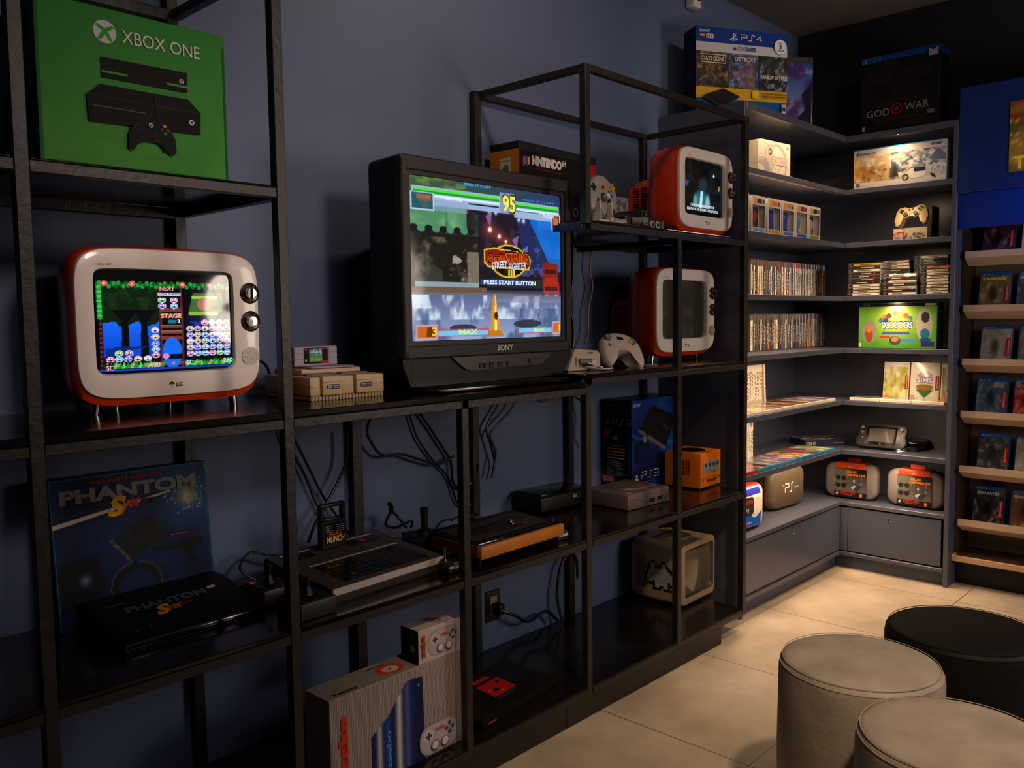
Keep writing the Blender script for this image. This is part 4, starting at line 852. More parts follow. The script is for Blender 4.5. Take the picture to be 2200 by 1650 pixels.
# --- grey disc console
PG = mat('warm_grey_plastic', '#5d5350', .45); t = thing('game_console', 'grey disc console in front of the deep blue carton', 'game console', (1.395, -.345, ZL), math.radians(-2))
b = MB(); b.box(0, .245, 0, .20, .002, .056, PG, .005, 2); b.prism([(.0, .0), (.22, .0), (.245, .02)], 'z', .002, .003, PG); b.build('body', t)
b = MB(); b.lathe([(0, 0), (.072, 0), (.070, .004), (.05, .006), (0, .0065)], (.13, .11, .056), PG, 40); b.build('disc_lid', t)
b = MB(); d = Dec(b, (0, 0, .056), (1, 0, 0), (0, 1, 0)); d.rect(.02, .012, .018, .012, ink('#b8b0ac')); d.rect(.095, .016, .03, .010, ink('#7a1a1e')); d.rect(.16, .02, .022, .010, ink('#463e3c')); d.rect(.20, .05, .014, .06, ink('#463e3c')); d = Dec(b, (0, 0, 0), (1, 0, 0), (0, 0, 1)); d.rect(.125, .012, .032, .014, ink('#1a1716')); d.rect(.172, .014, .032, .014, ink('#1a1716')); d.poly([(.20, .002), (.244, .002), (.244, .045)], ink('#4a4240')); d.line([(.01, .035), (.05, .036), (.09, .022), (.12, .008)], .0008, ink('#2c2624')); b.build('buttons', t)
# --- deep blue carton with its console picture
mb, fr, le, ri, tp, done = carton('game_console_box', 'deep blue console carton with a picture of a black console, behind the grey disc console', 'box', (1.690, -.150, ZL), .338, .135, .352, mat('deep_blue_card', '#07153c', .4))
c = Cv(70, 74, '#071a50'); c.grad('#050f30', '#0b2c74'); c.mottle('#0d3f98', 3, 5, .45, .7, .7); c.glow(.95, .45, .35, '#0f58b8', .7)
for i in range(30): u = i/29; c.glow(u, .62-.35*u+.2*u*u, .025, '#2a9ad8', .45)
c.poly([(.14, .68), (.42, .93), (.93, .76), (.70, .42)], '#141017'); c.poly([(.14, .68), (.70, .42), (.69, .385), (.13, .645)], '#6a5c58'); c.poly([(.06, .50), (.24, .56), (.30, .62), (.36, .50), (.34, .42), (.24, .50), (.14, .46), (.12, .28), (.07, .30)], '#0b0b10'); c.ell(.27, .55, .04, .04, '#7a7480')
fr.art(c, .001, .001, .336, .350); fr.text('SONY', .012, .325, .012, ink('#b0aaa8'), w=.05, bold=.03); fr.text('PS3', .215, .232, .014, ink('#5a5054'), w=.04, rot=-.5); ps_mark(fr, .030, .046, .026, ink('#b8b2ae')); ps_word(fr, .065, .040, .026, '3', ink('#b8b2ae')); fr.rect(.088, .024, .035, .002, ink('#8a8684'))
le.art(Cv(3, 3, '#07112c'), 0, 0, .135, .352); le.text('SONY', .012, .325, .011, ink('#8a8684'), w=.045); ps_mark(le, .020, .262, .020, ink('#9a9490')); ps_word(le, .045, .256, .020, '3', ink('#9a9490')); le.line([(.006, .06), (.006, .235), (.126, .235), (.126, .06), (.006, .06)], .0012, ink('#5a6a88')); le.poly([(.006, .235), (.05, .235), (.006, .19)], ink('#a81c28'))
for i in range(4): le.rect(.022, .158-i*.0125, .085, .0055, ink('#a88c28'))
for i in range(9): le.rect(.022, .110-i*.0068, .06+(i*37 % 5)*.007, .0018, ink('#8a92a0'))
le.rect(0, .026, .064, .030, ink('#8a1c24')); le.text('500', .006, .030, .020, ink('#c8b0ac'), w=.048, bold=.03); le.rect(.03, .172, .07, .002, ink('#9aa0a8')); le.rect(.055, .195, .022, .016, ink('#8a92a4'))
done()
# --- orange cube console
OC = mat('spice_orange', '#c8680c', .4); t = thing('game_console', 'bright orange cube-shaped console on the lower shelf beside the deep blue carton', 'game console', (1.872, -.345, ZL), math.radians(3))
b = MB(); b.box(0, .168, 0, .158, .006, .142, OC, .003, 2); b.box(.003, .165, -.001, .159, .040, .0412, mat('orange_seam', '#6a3406', .5))
for x in (.01, .158):
    for y in (.01, .148): b.cyl((x, y, 0), (x, y, .008), .006, .006, BLACK, 12)
for k in range(11): 
    for q in range(5): b.box(-.0006, .001, .045+q*.012, .053+q*.012, .055+k*.0055, .0585+k*.0055, BLACK)
d = Dec(b, (0, 0, 0), (1, 0, 0), (0, 0, 1)); d.rr(.050, .024, .085, .010, .002, ink('#5a2c06')); 
for x in (.022, .150): d.ell(x, .034, .004, .004, ink('#2a1606'), 14)
b.build('body', t)
b = MB(); b.lathe([(0, 0), (.050, 0), (.049, .002), (.044, .003), (0, .0032)], (.080, .078, .142), BLACKG, 36); b.ringe if False else None; b.build('disc_lid', t)
b = MB(); b.box(.020, .154, -.003, .001, .062, .108, mat('port_plate', '#8a8c94', .35, metal=.3), .002, 1); d = Dec(b, (0, -.003, 0), (1, 0, 0), (0, 0, 1))
for i in range(4): d.ell(.040+i*.031, .092, .0075, .0075, ink('#1a1718'), 20); d.ell(.040+i*.031, .092, .003, .003, ink('#5a5a62'), 12)
d.rect(.04, .072, .04, .0015, ink('#5a5c62')); d.rect(.10, .072, .035, .0015, ink('#5a5c62')); b.build('controller_ports', t)

# ================================================================== BOTTOM SHELF  (board top z = .095)
ZK = .0955
DOT = bpy.data.materials.new('dotted_white_card'); DOT.use_nodes = True; nt = DOT.node_tree; bs = nt.nodes['Principled BSDF']; bs.inputs['Roughness'].default_value = .5
tc = nt.nodes.new('ShaderNodeTexCoord'); ck = nt.nodes.new('ShaderNodeSeparateXYZ'); nt.links.new(tc.outputs['Object'], ck.inputs[0]); ms = []
for ax in ('X', 'Y', 'Z'):
    p = nt.nodes.new('ShaderNodeMath'); p.operation = 'PINGPONG'; p.inputs[1].default_value = .00235
    q = nt.nodes.new('ShaderNodeMath'); q.operation = 'ADD'; q.inputs[1].default_value = 1.0; nt.links.new(ck.outputs[ax], q.inputs[0]); nt.links.new(q.outputs[0], p.inputs[0])
    r = nt.nodes.new('ShaderNodeMath'); r.operation = 'LESS_THAN'; r.inputs[1].default_value = .0007; nt.links.new(p.outputs[0], r.inputs[0]); ms.append(r)
gx = nt.nodes.new('ShaderNodeNewGeometry'); nm = nt.nodes.new('ShaderNodeVectorMath'); nm.operation = 'ABSOLUTE'; nt.links.new(tc.outputs['Normal'], nm.inputs[0]); sn = nt.nodes.new('ShaderNodeSeparateXYZ'); nt.links.new(nm.outputs[0], sn.inputs[0])
acc = None
for r, ax in zip(ms, ('X', 'Y', 'Z')):
    k = nt.nodes.new('ShaderNodeMath'); k.operation = 'LESS_THAN'; k.inputs[1].default_value = .5; nt.links.new(sn.outputs[ax], k.inputs[0])
    m_ = nt.nodes.new('ShaderNodeMath'); m_.operation = 'MULTIPLY'; nt.links.new(r.outputs[0], m_.inputs[0]); nt.links.new(k.outputs[0], m_.inputs[1])
    if acc is None: acc = m_
    else:
        a = nt.nodes.new('ShaderNodeMath'); a.operation = 'MAXIMUM'; nt.links.new(acc.outputs[0], a.inputs[0]); nt.links.new(m_.outputs[0], a.inputs[1]); acc = a
mx = nt.nodes.new('ShaderNodeMix'); mx.data_type = 'RGBA'; nt.links.new(acc.outputs[0], mx.inputs['Factor']); mx.inputs[6].default_value = (*H('#a89c96'), 1); mx.inputs[7].default_value = (*H('#5d544f'), 1); nt.links.new(mx.outputs[2], bs.inputs['Base Color'])
RD = '#b8401c'
def pad_pic(d, x, y, s):
    d.rr(x, y, .155*s, .095*s, .040*s, ink('#8f8892')); d.rr(x+.004*s, y+.004*s, .147*s, .087*s, .038*s, ink('#a39ca4')); d.ell(x+.035*s, y+.062*s, .020*s, .020*s, ink('#b5aeb4')); d.rect(x+.024*s, y+.056*s, .024*s, .008*s, ink('#4a444c')); d.rect(x+.032*s, y+.048*s, .008*s, .024*s, ink('#4a444c'))
    for i in range(4): a = i*PI/2; d.ell(x+.122*s+.013*s*math.cos(a), y+.062*s+.013*s*math.sin(a), .0065*s, .0065*s, ink('#4a4650'), 14)
    for q in (.06, .10): d.ell(x+q*s, y+.025*s, .017*s, .017*s, ink('#57515a')); d.ell(x+q*s, y+.027*s, .013*s, .013*s, ink('#c3bcc0'))
    d.text('zeebo', x+.062*s, y+.070*s, .012*s, ink(RD), w=.04*s, bold=.03); d.ringe(x+.075*s, y+.115*s, .022*s, .002*s, ink('#5a5458'), 24, 0, PI)
mb, fr, le, ri, tp, done = carton('game_console_box', 'white dotted console carton with a tall blue console picture, standing on the bottom shelf', 'box', (.100, -.425, ZK), .425, .100, .252, DOT, math.radians(.5))
c = Cv(60, 60, '#2a3c74'); c.grad('#1c2c5c', '#304a80', 'h'); c.rect(.10, 0, .20, 1, '#a8a4ac', .7); c.rect(.52, 0, .62, 1, '#b8b4b8', .7); c.mottle('#0e1638', 3, 2, .4, .7, .5, .25, 0, .5, 1)
fr.poly([(.118, .002), (.118, .120), (.145, .140), (.172, .155), (.195, .185), (.232, .225), (.262, .226), (.285, .002)], ink('#26396e'))
def _top(x): return np.interp(x, [.118, .145, .172, .195, .232, .262], [.120, .140, .155, .185, .225, .226])
for k in range(36):
    x0 = .118+k*.144/36; x1 = x0+.144/36; q = hx('#1d2c5c')*.9
    for cx_, sg, cc in ((.142, .009, '#b0a8ac'), (.168, .008, '#2c4890'), (.205, .010, '#c0b8b8'), (.232, .010, '#48548a')):
        g = math.exp(-((x0-cx_)/sg)**2); q = q*(1-g)+hx(cc)*g
    fr.mb.add([fr.P(x0, .002), fr.P(x1, .002), fr.P(x1, _top(x1)), fr.P(x0, _top(x0))], [(0, 1, 2, 3)], ink('#%02x%02x%02x' % tuple(int(v*255) for v in q)))
fr.up(); fr.rect(.2565, .002, .002, .222, ink('#2a5ac0'))
fr.poly([(.257, .002), (.257, .226), (.285, .223), (.290, .06), (.290, .002)], ink('#1a2448')); fr.ell(.272, .205, .004, .004, ink('#3a70c8'), 14)
fr.text('zeebo', .178, .02, .014, ink('#4a80e8'), w=.10, rot=PI/2, bold=.03)
fr.text('zeebo', .046, .030, .022, ink(RD), w=.175, rot=PI/2, bold=.09); fr.d += .001; pad_pic(fr, .270, .006, .85)
tp.ell(.215, .045, .040, .030, ink(RD), 30); tp.ell(.215, .042, .024, .018, ink('#b8aca4'), 24); tp.text('z', .208, .036, .014, ink(RD), bold=.06); tp.text('Tectoy', .02, .012, .012, ink('#2a2624'), w=.075, bold=.03); tp.rect(.16, .075, .06, .003, ink('#2a2624'))
done()
mb, fr, le, ri, tp, done = carton('controller_box', 'small white carton with a gamepad picture, standing on the dotted white carton', 'box', (.375, -.423, ZK+.253), .150, .070, .090, mat('white_card', '#b3a69f', .5))
pad_pic(fr, .030, .010, .72); fr.text('zeebo', .018, .016, .012, ink(RD), w=.062, rot=PI/2, bold=.08)
le.art(Cv(3, 3, '#161618'), 0, 0, .070, .090); le.rect(.035, .055, .022, .028, ink('#3a3c3a')); le.rect(.038, .03, .018, .018, ink('#7a7674'))
tp.ell(.085, .030, .013, .011, ink(RD), 24); tp.ell(.085, .029, .008, .007, ink('#b8aca4'), 20); tp.text('z', .083, .027, .006, ink(RD), bold=.06); tp.text('zeebo', .105, .052, .007, ink(RD), w=.03, bold=.04); tp.rect(.06, .05, .02, .002, ink('#2a2624'))
done()
# --- black console with red printing
t = thing('game_console', 'flat black console with red printed panel, on bottom shelf right of the dotted carton', 'game console', (.600, -.425, ZK), math.radians(6))
b = MB(); b.loft([[(0, 0, .002), (.37, 0, .002), (.37, .20, .002), (0, .20, .002)], [(0, 0, .018), (.37, 0, .018), (.37, .20, .03), (0, .20, .03)], [(.02, .02, .030), (.35, .02, .030), (.34, .19, .048), (.03, .19, .048)]], BLACK); 
sl = Vector((0, .17, .018)).normalized(); d = Dec(b, (0, .02, .030), (1, 0, 0), sl, lift=.001); d.poly([(.125, .035), (.225, .035), (.225, .110), (.125, .110)], ink('#8c1418')); d.poly([(.125, .122), (.205, .122), (.205, .138), (.125, .138)], ink('#8c1418')); d.poly([(.150, .055), (.175, .055), (.163, .075)], ink('#1a1010')); d.rect(.195, .085, .014, .012, ink('#1a1010')); d.rect(.135, .068, .014, .003, ink('#8a8078')); d.rect(.165, .045, .014, .003, ink('#8a8078')); d.text('MASTER SYSTEM', .12, .018, .008, ink('#4a4644'), w=.08)
d = Dec(b, (0, 0, 0), (1, 0, 0), (0, 0, 1)); d.rect(.025, .006, .035, .006, ink('#8c3040')); b.build('body', t)
# --- small beige television
BE = mat('beige_tv_plastic', '#8e7c62', .42, bump=(250, .04)); t = thing('portable_television', 'small beige cube television with a pixel sticker on its side, on the bottom shelf', 'television', (1.812, -.300, ZK), math.radians(2))
b = MB(); b.loft([ring(rrect(.262, .242, .022, 6, .131, .129), y) for y in (.030, .10, .20)]+[ring(rrect(.25, .23, .03, 6, .131, .129), .235), ring(rrect(.21, .19, .03, 6, .131, .129), .245)], BE, False, True); 
for x in (.03, .23):
    for y in (.03, .2): b.cyl((x, y, 0), (x, y, .012), .012, .012, BLACK, 14)
for k in range(9): b.box(-.001, .002, .165+k*.005, .167+k*.005, .06, .19, mat('beige_shadow_line', '#5a4d3b', .6))
b.box(.05, .20, .05, .17, .249, .253, BE, .002, 1); b.box(.07, .17, .06, .075, .252, .2545, mat('beige_label', '#6a6258', .3), .001, 1)
for i in range(4): b.box(.075+i*.022, .09+i*.022, .11, .122, .2525, .255, mat('brown_button', '#54483a', .4), .001, 1)
b.build('body', t, 50)
b = MB(); o1 = rrect(.262, .240, .022, 6, .131, .129); o2 = rrect(.225, .190, .012, 6, .135, .132); o3 = rrect(.200, .165, .02, 6, .135, .132)
b.loft([ring(o1, .030), ring(o1, .002), ring(rrect(.254, .232, .02, 6, .131, .129), -.002), ring(o2, -.002)], BE, False, False); b.build('bezel', t, 40)
b = MB(); b.loft([ring(o2, -.0018), ring(rrect(.222, .187, .012, 6, .135, .132), .001), ring(o3, .014)], mat('dark_screen_frame', '#37312a', .45), False, False); b.build('screen_frame', t, 40)
b = MB(); c = Cv(30, 26, '#5a5244'); d = Dec(b, (.030, .014, .046), (1, 0, 0), (0, 0, 1), lift=0); b.box(.02, .25, .022, .026, .04, .225, BLACKG)
d.art(c, 0, 0, .21, .172, mat('old_tube_glass', '#57503f', .12, coat=.5), bulge=.010); b.build('screen', t, 60)
b = MB(); d = Dec(b, (-.0006, .225, 0), (0, -1, 0), (0, 0, 1)); rows = ['...##...##......', '..#oo#.#oo#.....', '..#oo###oo##....', '.##oooooooo##...', '.#oooooooooo#...', '##ooooooooooo##.', '#oooooooooooooo#', '#oooooooooooooo#', '#ooo#oooooo#ooo#', '.####oooooo####.', '....#oo##oo#....', '....####.####...']
px = .0098
for j, rw in enumerate(rows):
    for i, ch in enumerate(rw):
        if ch != '.':
            k = '#161414' if ch == '#' else '#8d8a8c'; d.mb.add([d.P(.055+i*px+a*px, .165-j*px+b_*px) for a, b_ in ((0, 0), (1, 0), (1, 1), (0, 1))], [(0, 1, 2, 3)], ink(k))
b.build('sticker', t)
b = MB(); d = Dec(b, (0, -.0026, 0), (1, 0, 0), (0, 0, 1)); d.rect(.03, .018, .03, .003, ink('#8a8070')); b.build('brand_mark', t)
# --- wall outlet and cables
o = MB(); o.box(-.036, .036, -.006, -.001, -.055, .055, mat('steel_plate', '#4a4642', .3, metal=.8), .002, 1); o.box(-.017, .017, -.009, -.005, -.034, .034, mat('ivory_socket', '#8a7d68', .4), .001, 1)
for z in (-.042, .042): o.cyl((0, -.006, z), (0, -.0075, z), .004, .004, CHROME, 12)
oo = o.build('wall_outlet'); tag(oo, 'metal wall outlet with a black plug, low on the blue wall behind the bottom shelf', 'outlet', loc=(1.068, -.0005, .237))
cb = MB(); cb.box(1.055, 1.082, -.050, -.010, .212, .250, BLACK, .005, 2); cb.tube([(1.068, -.045, .228), (1.12, -.06, .20), (1.20, -.05, .155), (1.30, -.045, .165), (1.36, -.05, .115)], .006, RUB); tag(cb.build('power_cable'), 'thick black power cable plugged into the wall outlet', 'cable')
def cable(label, pts, r=.004, m=RUB, name='cable'): cb = MB(); cb.tube(pts, r, m); tag(cb.build(name), label, 'cable')
cable('black cable looping over the wall behind the bottom shelf, near the beige television', [(1.39, -.05, .106), (1.37, -.04, .20), (1.395, -.035, .30), (1.44, -.035, .345), (1.49, -.034, .32), (1.50, -.034, .24)], .006)
cable('black cable falling from the shelf beside the second rack post to the keyboard console', [(.245, -.02, 1.0), (.275, -.02, .93), (.33, -.02, .82), (.37, -.02, .74), (.42, -.03, .66), (.40, -.10, .635)])
cable('thinner black cable next to it, crossing behind the keyboard console', [(.235, -.015, 1.0), (.26, -.015, .90), (.31, -.015, .82), (.35, -.015, .72), (.40, -.02, .64)], .003)
cable('black cable coming down from the left of the back post toward the handled cartridge', [(.445, -.045, .92), (.44, -.04, .83), (.40, -.04, .76), (.33, -.05, .68), (.28, -.08, .632)], .0045)
cable('black cable hanging in a long sagging curve between two back posts', [(.585, -.02, 1.0), (.525, -.032, .92), (.54, -.032, .87), (.58, -.032, .83), (.65, -.032, .825), (.72, -.032, .80), (.80, -.032, .775), (.87, -.032, .79)], .0045)
cable('black cable dropping steeply under the large television and curling up again', [(.70, -.02, .985), (.76, -.015, .92), (.83, -.015, .83), (.87, -.015, .77), (.88, -.015, .70), (.925, -.015, .675), (.97, -.02, .70), (.98, -.03, .75)], .0045)
cable('thin black cable curling lowest under the large television', [(.69, -.012, .985), (.73, -.012, .87), (.80, -.012, .78), (.86, -.012, .72), (.90, -.012, .63), (.95, -.013, .61), (1.0, -.02, .66)], .0035)
cable('red cable draped just below the middle shelf', [(.47, -.06, .985), (.53, -.06, .965), (.57, -.06, .985), (.66, -.06, .988), (.74, -.06, .995), (.80, -.06, 1.003)], .003, mat('red_cable', '#8a1014', .4))
cable('black cable pair end hanging right of the third rack post', [(1.10, -.02, .985), (1.09, -.02, .94), (1.03, -.025, .87), (1.05, -.025, .80), (1.07, -.02, .74), (1.055, -.02, .69)], .004)
cable('black cable curving from the shelf to the post right of the third rack post', [(1.17, -.034, .985), (1.15, -.034, .93), (1.08, -.034, .88), (1.04, -.03, .84), (1.06, -.036, .78), (1.04, -.036, .70)], .004)
cable('beige cable sagging just under the middle shelf near the fourth post', [(1.30, -.05, .985), (1.315, -.04, .95), (1.35, -.04, .935), (1.40, -.04, .96), (1.44, -.05, .99), (1.50, -.05, .98), (1.53, -.05, .94)], .0035, MATS['beige_cable'])
cable('bundle of black cable hanging beside the back post near the deep blue carton', [(1.44, -.045, 1.0), (1.48, -.045, .94), (1.52, -.04, .92), (1.54, -.04, .86), (1.53, -.04, .80), (1.56, -.04, .74)], .004)
cable('black cable looping on the shelf left of the keyboard console', [(.11, -.10, .567), (.08, -.07, .60), (.12, -.05, .63), (.17, -.06, .615), (.22, -.07, .60), (.20, -.09, .567)], .0035)
cable('black cable arching behind the left television toward the beige console', [(.08, -.10, 1.10), (.13, -.08, 1.135), (.17, -.08, 1.12), (.19, -.08, 1.05)], .004)

# ================================================================== CABINET CONTENTS
CLR = mat('clear_grey_case', '#5f5a56', .18, coat=.3); WCASE = mat('white_case', '#d8cdbb', .3); BCASE = mat('blue_case', '#1d7fa8', .25)
def spine_case(label, cat, group, loc, w=.0140, dp=.132, h=.168, body=CLR, strip='#c8c0b0', top=None, lines='#2a2624', rot=None, seed=0, band=.024, tail=None):
    mb = MB(); mb.box(0, w, 0, dp, 0, h, body, .0012, 1); d = Dec(mb, (0, 0, 0), (1, 0, 0), (0, 0, 1)); r = random.Random(seed)
    d.rect(w*.12, .003, w*.76, h-.006-band, ink(strip, .3)); 
    if top: d.rect(w*.12, h-band-.002, w*.76, band, ink(top, .3))
    y = .02+r.random()*.02
    while y < h-band-.03:
        L = .004+r.random()*.012; d.rect(w*.36, y, w*.28, L, ink(lines)); y += L+.002+r.random()*.006
    if tail: d.rect(w*.12, .003, w*.76, .022, ink(tail, .3))
    o = mb.build('game_case', smooth=0); return tag(o, label, cat, group, loc, rot=rot)
SP = [('#c9bda6', None, '#4a3a30', 'cream'), ('#e0d8c8', None, '#5a5048', 'white'), ('#2a2624', None, '#a8a090', 'black'), ('#3a3430', None, '#c8bfa8', 'dark brown'), ('#8c2820', None, '#e0d0b8', 'red'), ('#b8a888', '#a01c18', '#3a2a20', 'tan with red top'), ('#2c4a78', None, '#d0d0d0', 'blue'), ('#5a5048', None, '#d8cdb8', 'grey'), ('#d0c4ae', '#b02018', '#3a302a', 'cream with red top'), ('#7a6248', None, '#e8dcc4', 'tan'), ('#1f2a24', None, '#d8c890', 'dark green'), ('#b87830', None, '#2a2018', 'orange'), ('#e6dccb', None, '#a03828', 'ivory with red letters'), ('#4a3050', None, '#d0c0d0', 'purple'), ('#3a3a40', '#a01c18', '#b8b8c0', 'charcoal with red top')]
def row(n, x0, y, z, seed, rowname, group, maxx=None, bias=None):
    r = random.Random(seed)
    for i in range(n):
        k = r.choice([0, 1, 2, 3, 7, 1, 0, 12, 8]) if r.random() < .55 else r.randrange(len(SP))
        if bias and r.random() < .35: k = r.choice(bias)
        st, tp_, ln, nm = SP[k]; w = .0145
        spine_case('game case with %s spine, %s from left, %s' % (nm, ordn(i+1), rowname), 'game case', group, (x0+i*.0151, y-r.random()*.006, z), w, .130, .166+r.random()*.003, CLR, st, tp_, ln, seed=i*13+seed, tail='#c8781c' if r.random() < .08 else None)
row(53, 2.545, -.188, LV[3]+.001, 11, 'upper row of left cabinet', 'upright game cases on the upper row')
row(53, 2.545, -.190, LV[4]+.001, 29, 'lower row of left cabinet', 'upright game cases on the lower row', bias=[2, 3, 7])
r = random.Random(5)
for i in range(15):
    spine_case('white upright game case, %s from the left behind the flat white cases' % ordn(i+1), 'game case', 'white upright game cases', (2.455+i*.0148, -.185, LV[5]+.001), .0142, .130, .185, WCASE, '#e6dcc8', None, ('#6a5040', '#a04028', '#4a4a5a')[i % 3], seed=i+70, band=.01, tail='#c8b8a0')
o = spine_case('white game case leaning at the end of the white upright cases', 'game case', 'white upright game cases', (2.690, -.185, LV[5]+.001), .0142, .130, .185, WCASE, '#e6dcc8', None, '#6a5040', seed=90, band=.01, rot=(0, math.radians(-5), 0)); o.location = (2.706, -.185, LV[5]+.001)
for i in range(11):
    blue = i == 3
    spine_case(('dark blue upright game case among the white ones' if blue else 'white upright game case, %s from the left behind the flat blue cases' % ordn(i+1)), 'game case', 'upright cases behind the flat blue ones', (2.405+i*.0148, -.200, LV[6]+.001), .0142, .125, .170, WCASE if not blue else BCASE, '#d8d0c0' if not blue else '#1a2848', '#2a90b8' if i % 4 == 1 else None, '#5a5048', seed=i+120, band=.02)
# flat rows
CV = [('#b8482c', '#d8b070', '#2a3a5a'), ('#4a6a3a', '#c8b048', '#e8e0d0'), ('#284a8c', '#c83828', '#e0c890'), ('#c8a86a', '#6a3a28', '#2a2a3a'), ('#7a2028', '#e0a040', '#201820'), ('#3a7a8c', '#d8d0b8', '#b04028'), ('#8c6aa8', '#e0b8a0', '#2a3058'), ('#d07028', '#3a4a2a', '#e8d8a8')]
def flat_case(label, group, loc, w, dp, body, k, rz=0, h=.0145, name='game_case', topband=None):
    mb = MB(); mb.box(0, w, 0, dp, 0, h, body, .0015, 1); d = Dec(mb, (0, 0, h), (1, 0, 0), (0, 1, 0)); c = cover(CV[k % len(CV)], k+3, 20, 26)
    if topband: c.rect(0, .9, 1, 1, topband)
    d.art(c, .006, .004, w-.010, dp-.008, ARTG); o = mb.build(name, smooth=0); return tag(o, label, 'game case', group, loc, rz=rz)
for i in range(7):
    x = 2.122+i*.128
    flat_case('white game case lying flat, %s from the left on the left cabinet shelf' % ordn(i+1), 'flat white game cases, left cabinet', (x, -.391, LV[5]+.001), .126, .180, WCASE, i)
for i in range(7):
    red = i == 0
    flat_case(('red game case lying flat at the left end of the blue flat cases' if red else 'blue game case lying flat, %s from the right on the left cabinet shelf' % ordn(7-i)), 'flat blue game cases', (2.115+i*.128, -.391, LV[6]+.001), .126, .172, mat('red_case', '#a8201c', .3) if red else BCASE, i+3)
for i in range(3):
    flat_case('white game case lying flat on the far cabinet shelf, %s from the left' % ordn(i+1), 'flat white game cases, far cabinet', (HX+.008, -.428-i*.142, LV[5]+.001), .140, .110, WCASE, i+5, -PI/2)
# black picture box in the corner
mb = MB(); mb.box(0, .235, 0, .165, 0, .030, mat('dark_blue_card', '#101830', .35), .0015, 1); d = Dec(mb, (0, 0, .030), (1, 0, 0), (0, 1, 0)); c = Cv(40, 26, '#1a2a48'); c.mottle('#2a8ab0', 4, 2, .45, .6); c.mottle('#c88a28', 5, 4, .52, .62, .9); c.mottle('#e0d8c0', 7, 8, .6, .66, .9); d.art(c, .003, .003, .229, .159, ARTG)
d = Dec(mb, (0, 0, 0), (1, 0, 0), (0, 0, 1)); d.text('Wii U', .012, .008, .012, ink('#b8b0a8'), w=.045, bold=.03); d.rect(.15, .012, .06, .003, ink('#8a6a50'))
tag(mb.build('game_console_box'), 'flat dark console carton with a busy colourful lid, in the corner of the shelf', 'box', loc=(3.055, -.222, LV[6]+.001), rz=math.radians(-38))
# black tablet controller propped on its console
t = thing('tablet_controller', 'black tablet game controller with a screen, propped up on the far cabinet shelf', 'game controller', (3.165, -.428, LV[6]+.013), 0, rot=(math.radians(-28), 0, -PI/2))
b = MB(); w_, h_ = .235, .122; pts = []
for (x, z) in [(.020, .0), (.215, .0), (.230, .010), (.236, .030), (.232, .048), (.226, .062), (.230, .078), (.230, .096), (.220, .112), (.200, .118), (.035, .118), (.015, .112), (.005, .096), (.005, .078), (.009, .062), (.003, .048), (-.001, .030), (.005, .010)]: pts.append((x, z))
b.loft([[(x, .0, z) for x, z in pts], [(x, -.004, z) for x, z in pts], [(.1175+(x-.1175)*.97, -.006, .06+(z-.06)*.95) for x, z in pts]][::-1]+[[(x, .014, z) for x, z in pts], [(.1175+(x-.1175)*.9, .022, .06+(z-.06)*.8) for x, z in pts]], CHAR); b.build('body', t, 50)
b = MB(); d = Dec(b, (0, -.0062, 0), (1, 0, 0), (0, 0, 1)); d.rr(.046, .012, .142, .092, .004, ink('#0d0c0d', .15)); b.build('bezel', t)
b = MB(); d = Dec(b, (0, -.0068, 0), (1, 0, 0), (0, 0, 1)); d.art(Cv(4, 4, '#1c1a18'), .056, .026, .122, .070, mat('tablet_glass', '#3a342c', .45, coat=.1)); b.build('screen', t)
b = MB()
for x, z in ((.026, .094), (.208, .094)): b.cyl((x, -.006, z), (x, -.012, z), .0105, .0095, BLACK, 20); b.cyl((x, -.012, z), (x, -.015, z), .0075, .0085, GREYP, 20)
b.build('thumb_stick', t)
b = MB(); b.box(.017, .035, -.009, -.005, .068, .074, GREYP, .001, 1); b.box(.023, .029, -.009, -.005, .062, .080, GREYP, .001, 1); b.build('direction_pad', t)
b = MB()
for x, z in ((.208, .076), (.208, .058), (.199, .067), (.217, .067), (.030, .045), (.198, .040), (.198, .030), (.118, .018)): b.cyl((x, -.006, z), (x, -.009, z), .004, .0035, GREYP, 12)
b.build('face_buttons', t)
b = MB(); d = Dec(b, (0, -.0064, 0), (1, 0, 0), (0, 0, 1), lift=.0012); d.text('Wii U', .052, .0155, .005, ink('#8a847c')); b.build('brand_mark', t)
mb = MB(); mb.box(0, .17, 0, .16, .0, .044, BLACKG, .008, 3); tag(mb.build('game_console'), 'glossy black console lying behind the tablet controller', 'game console', loc=(3.215, -.535, LV[6]+.001), rz=-PI/2)
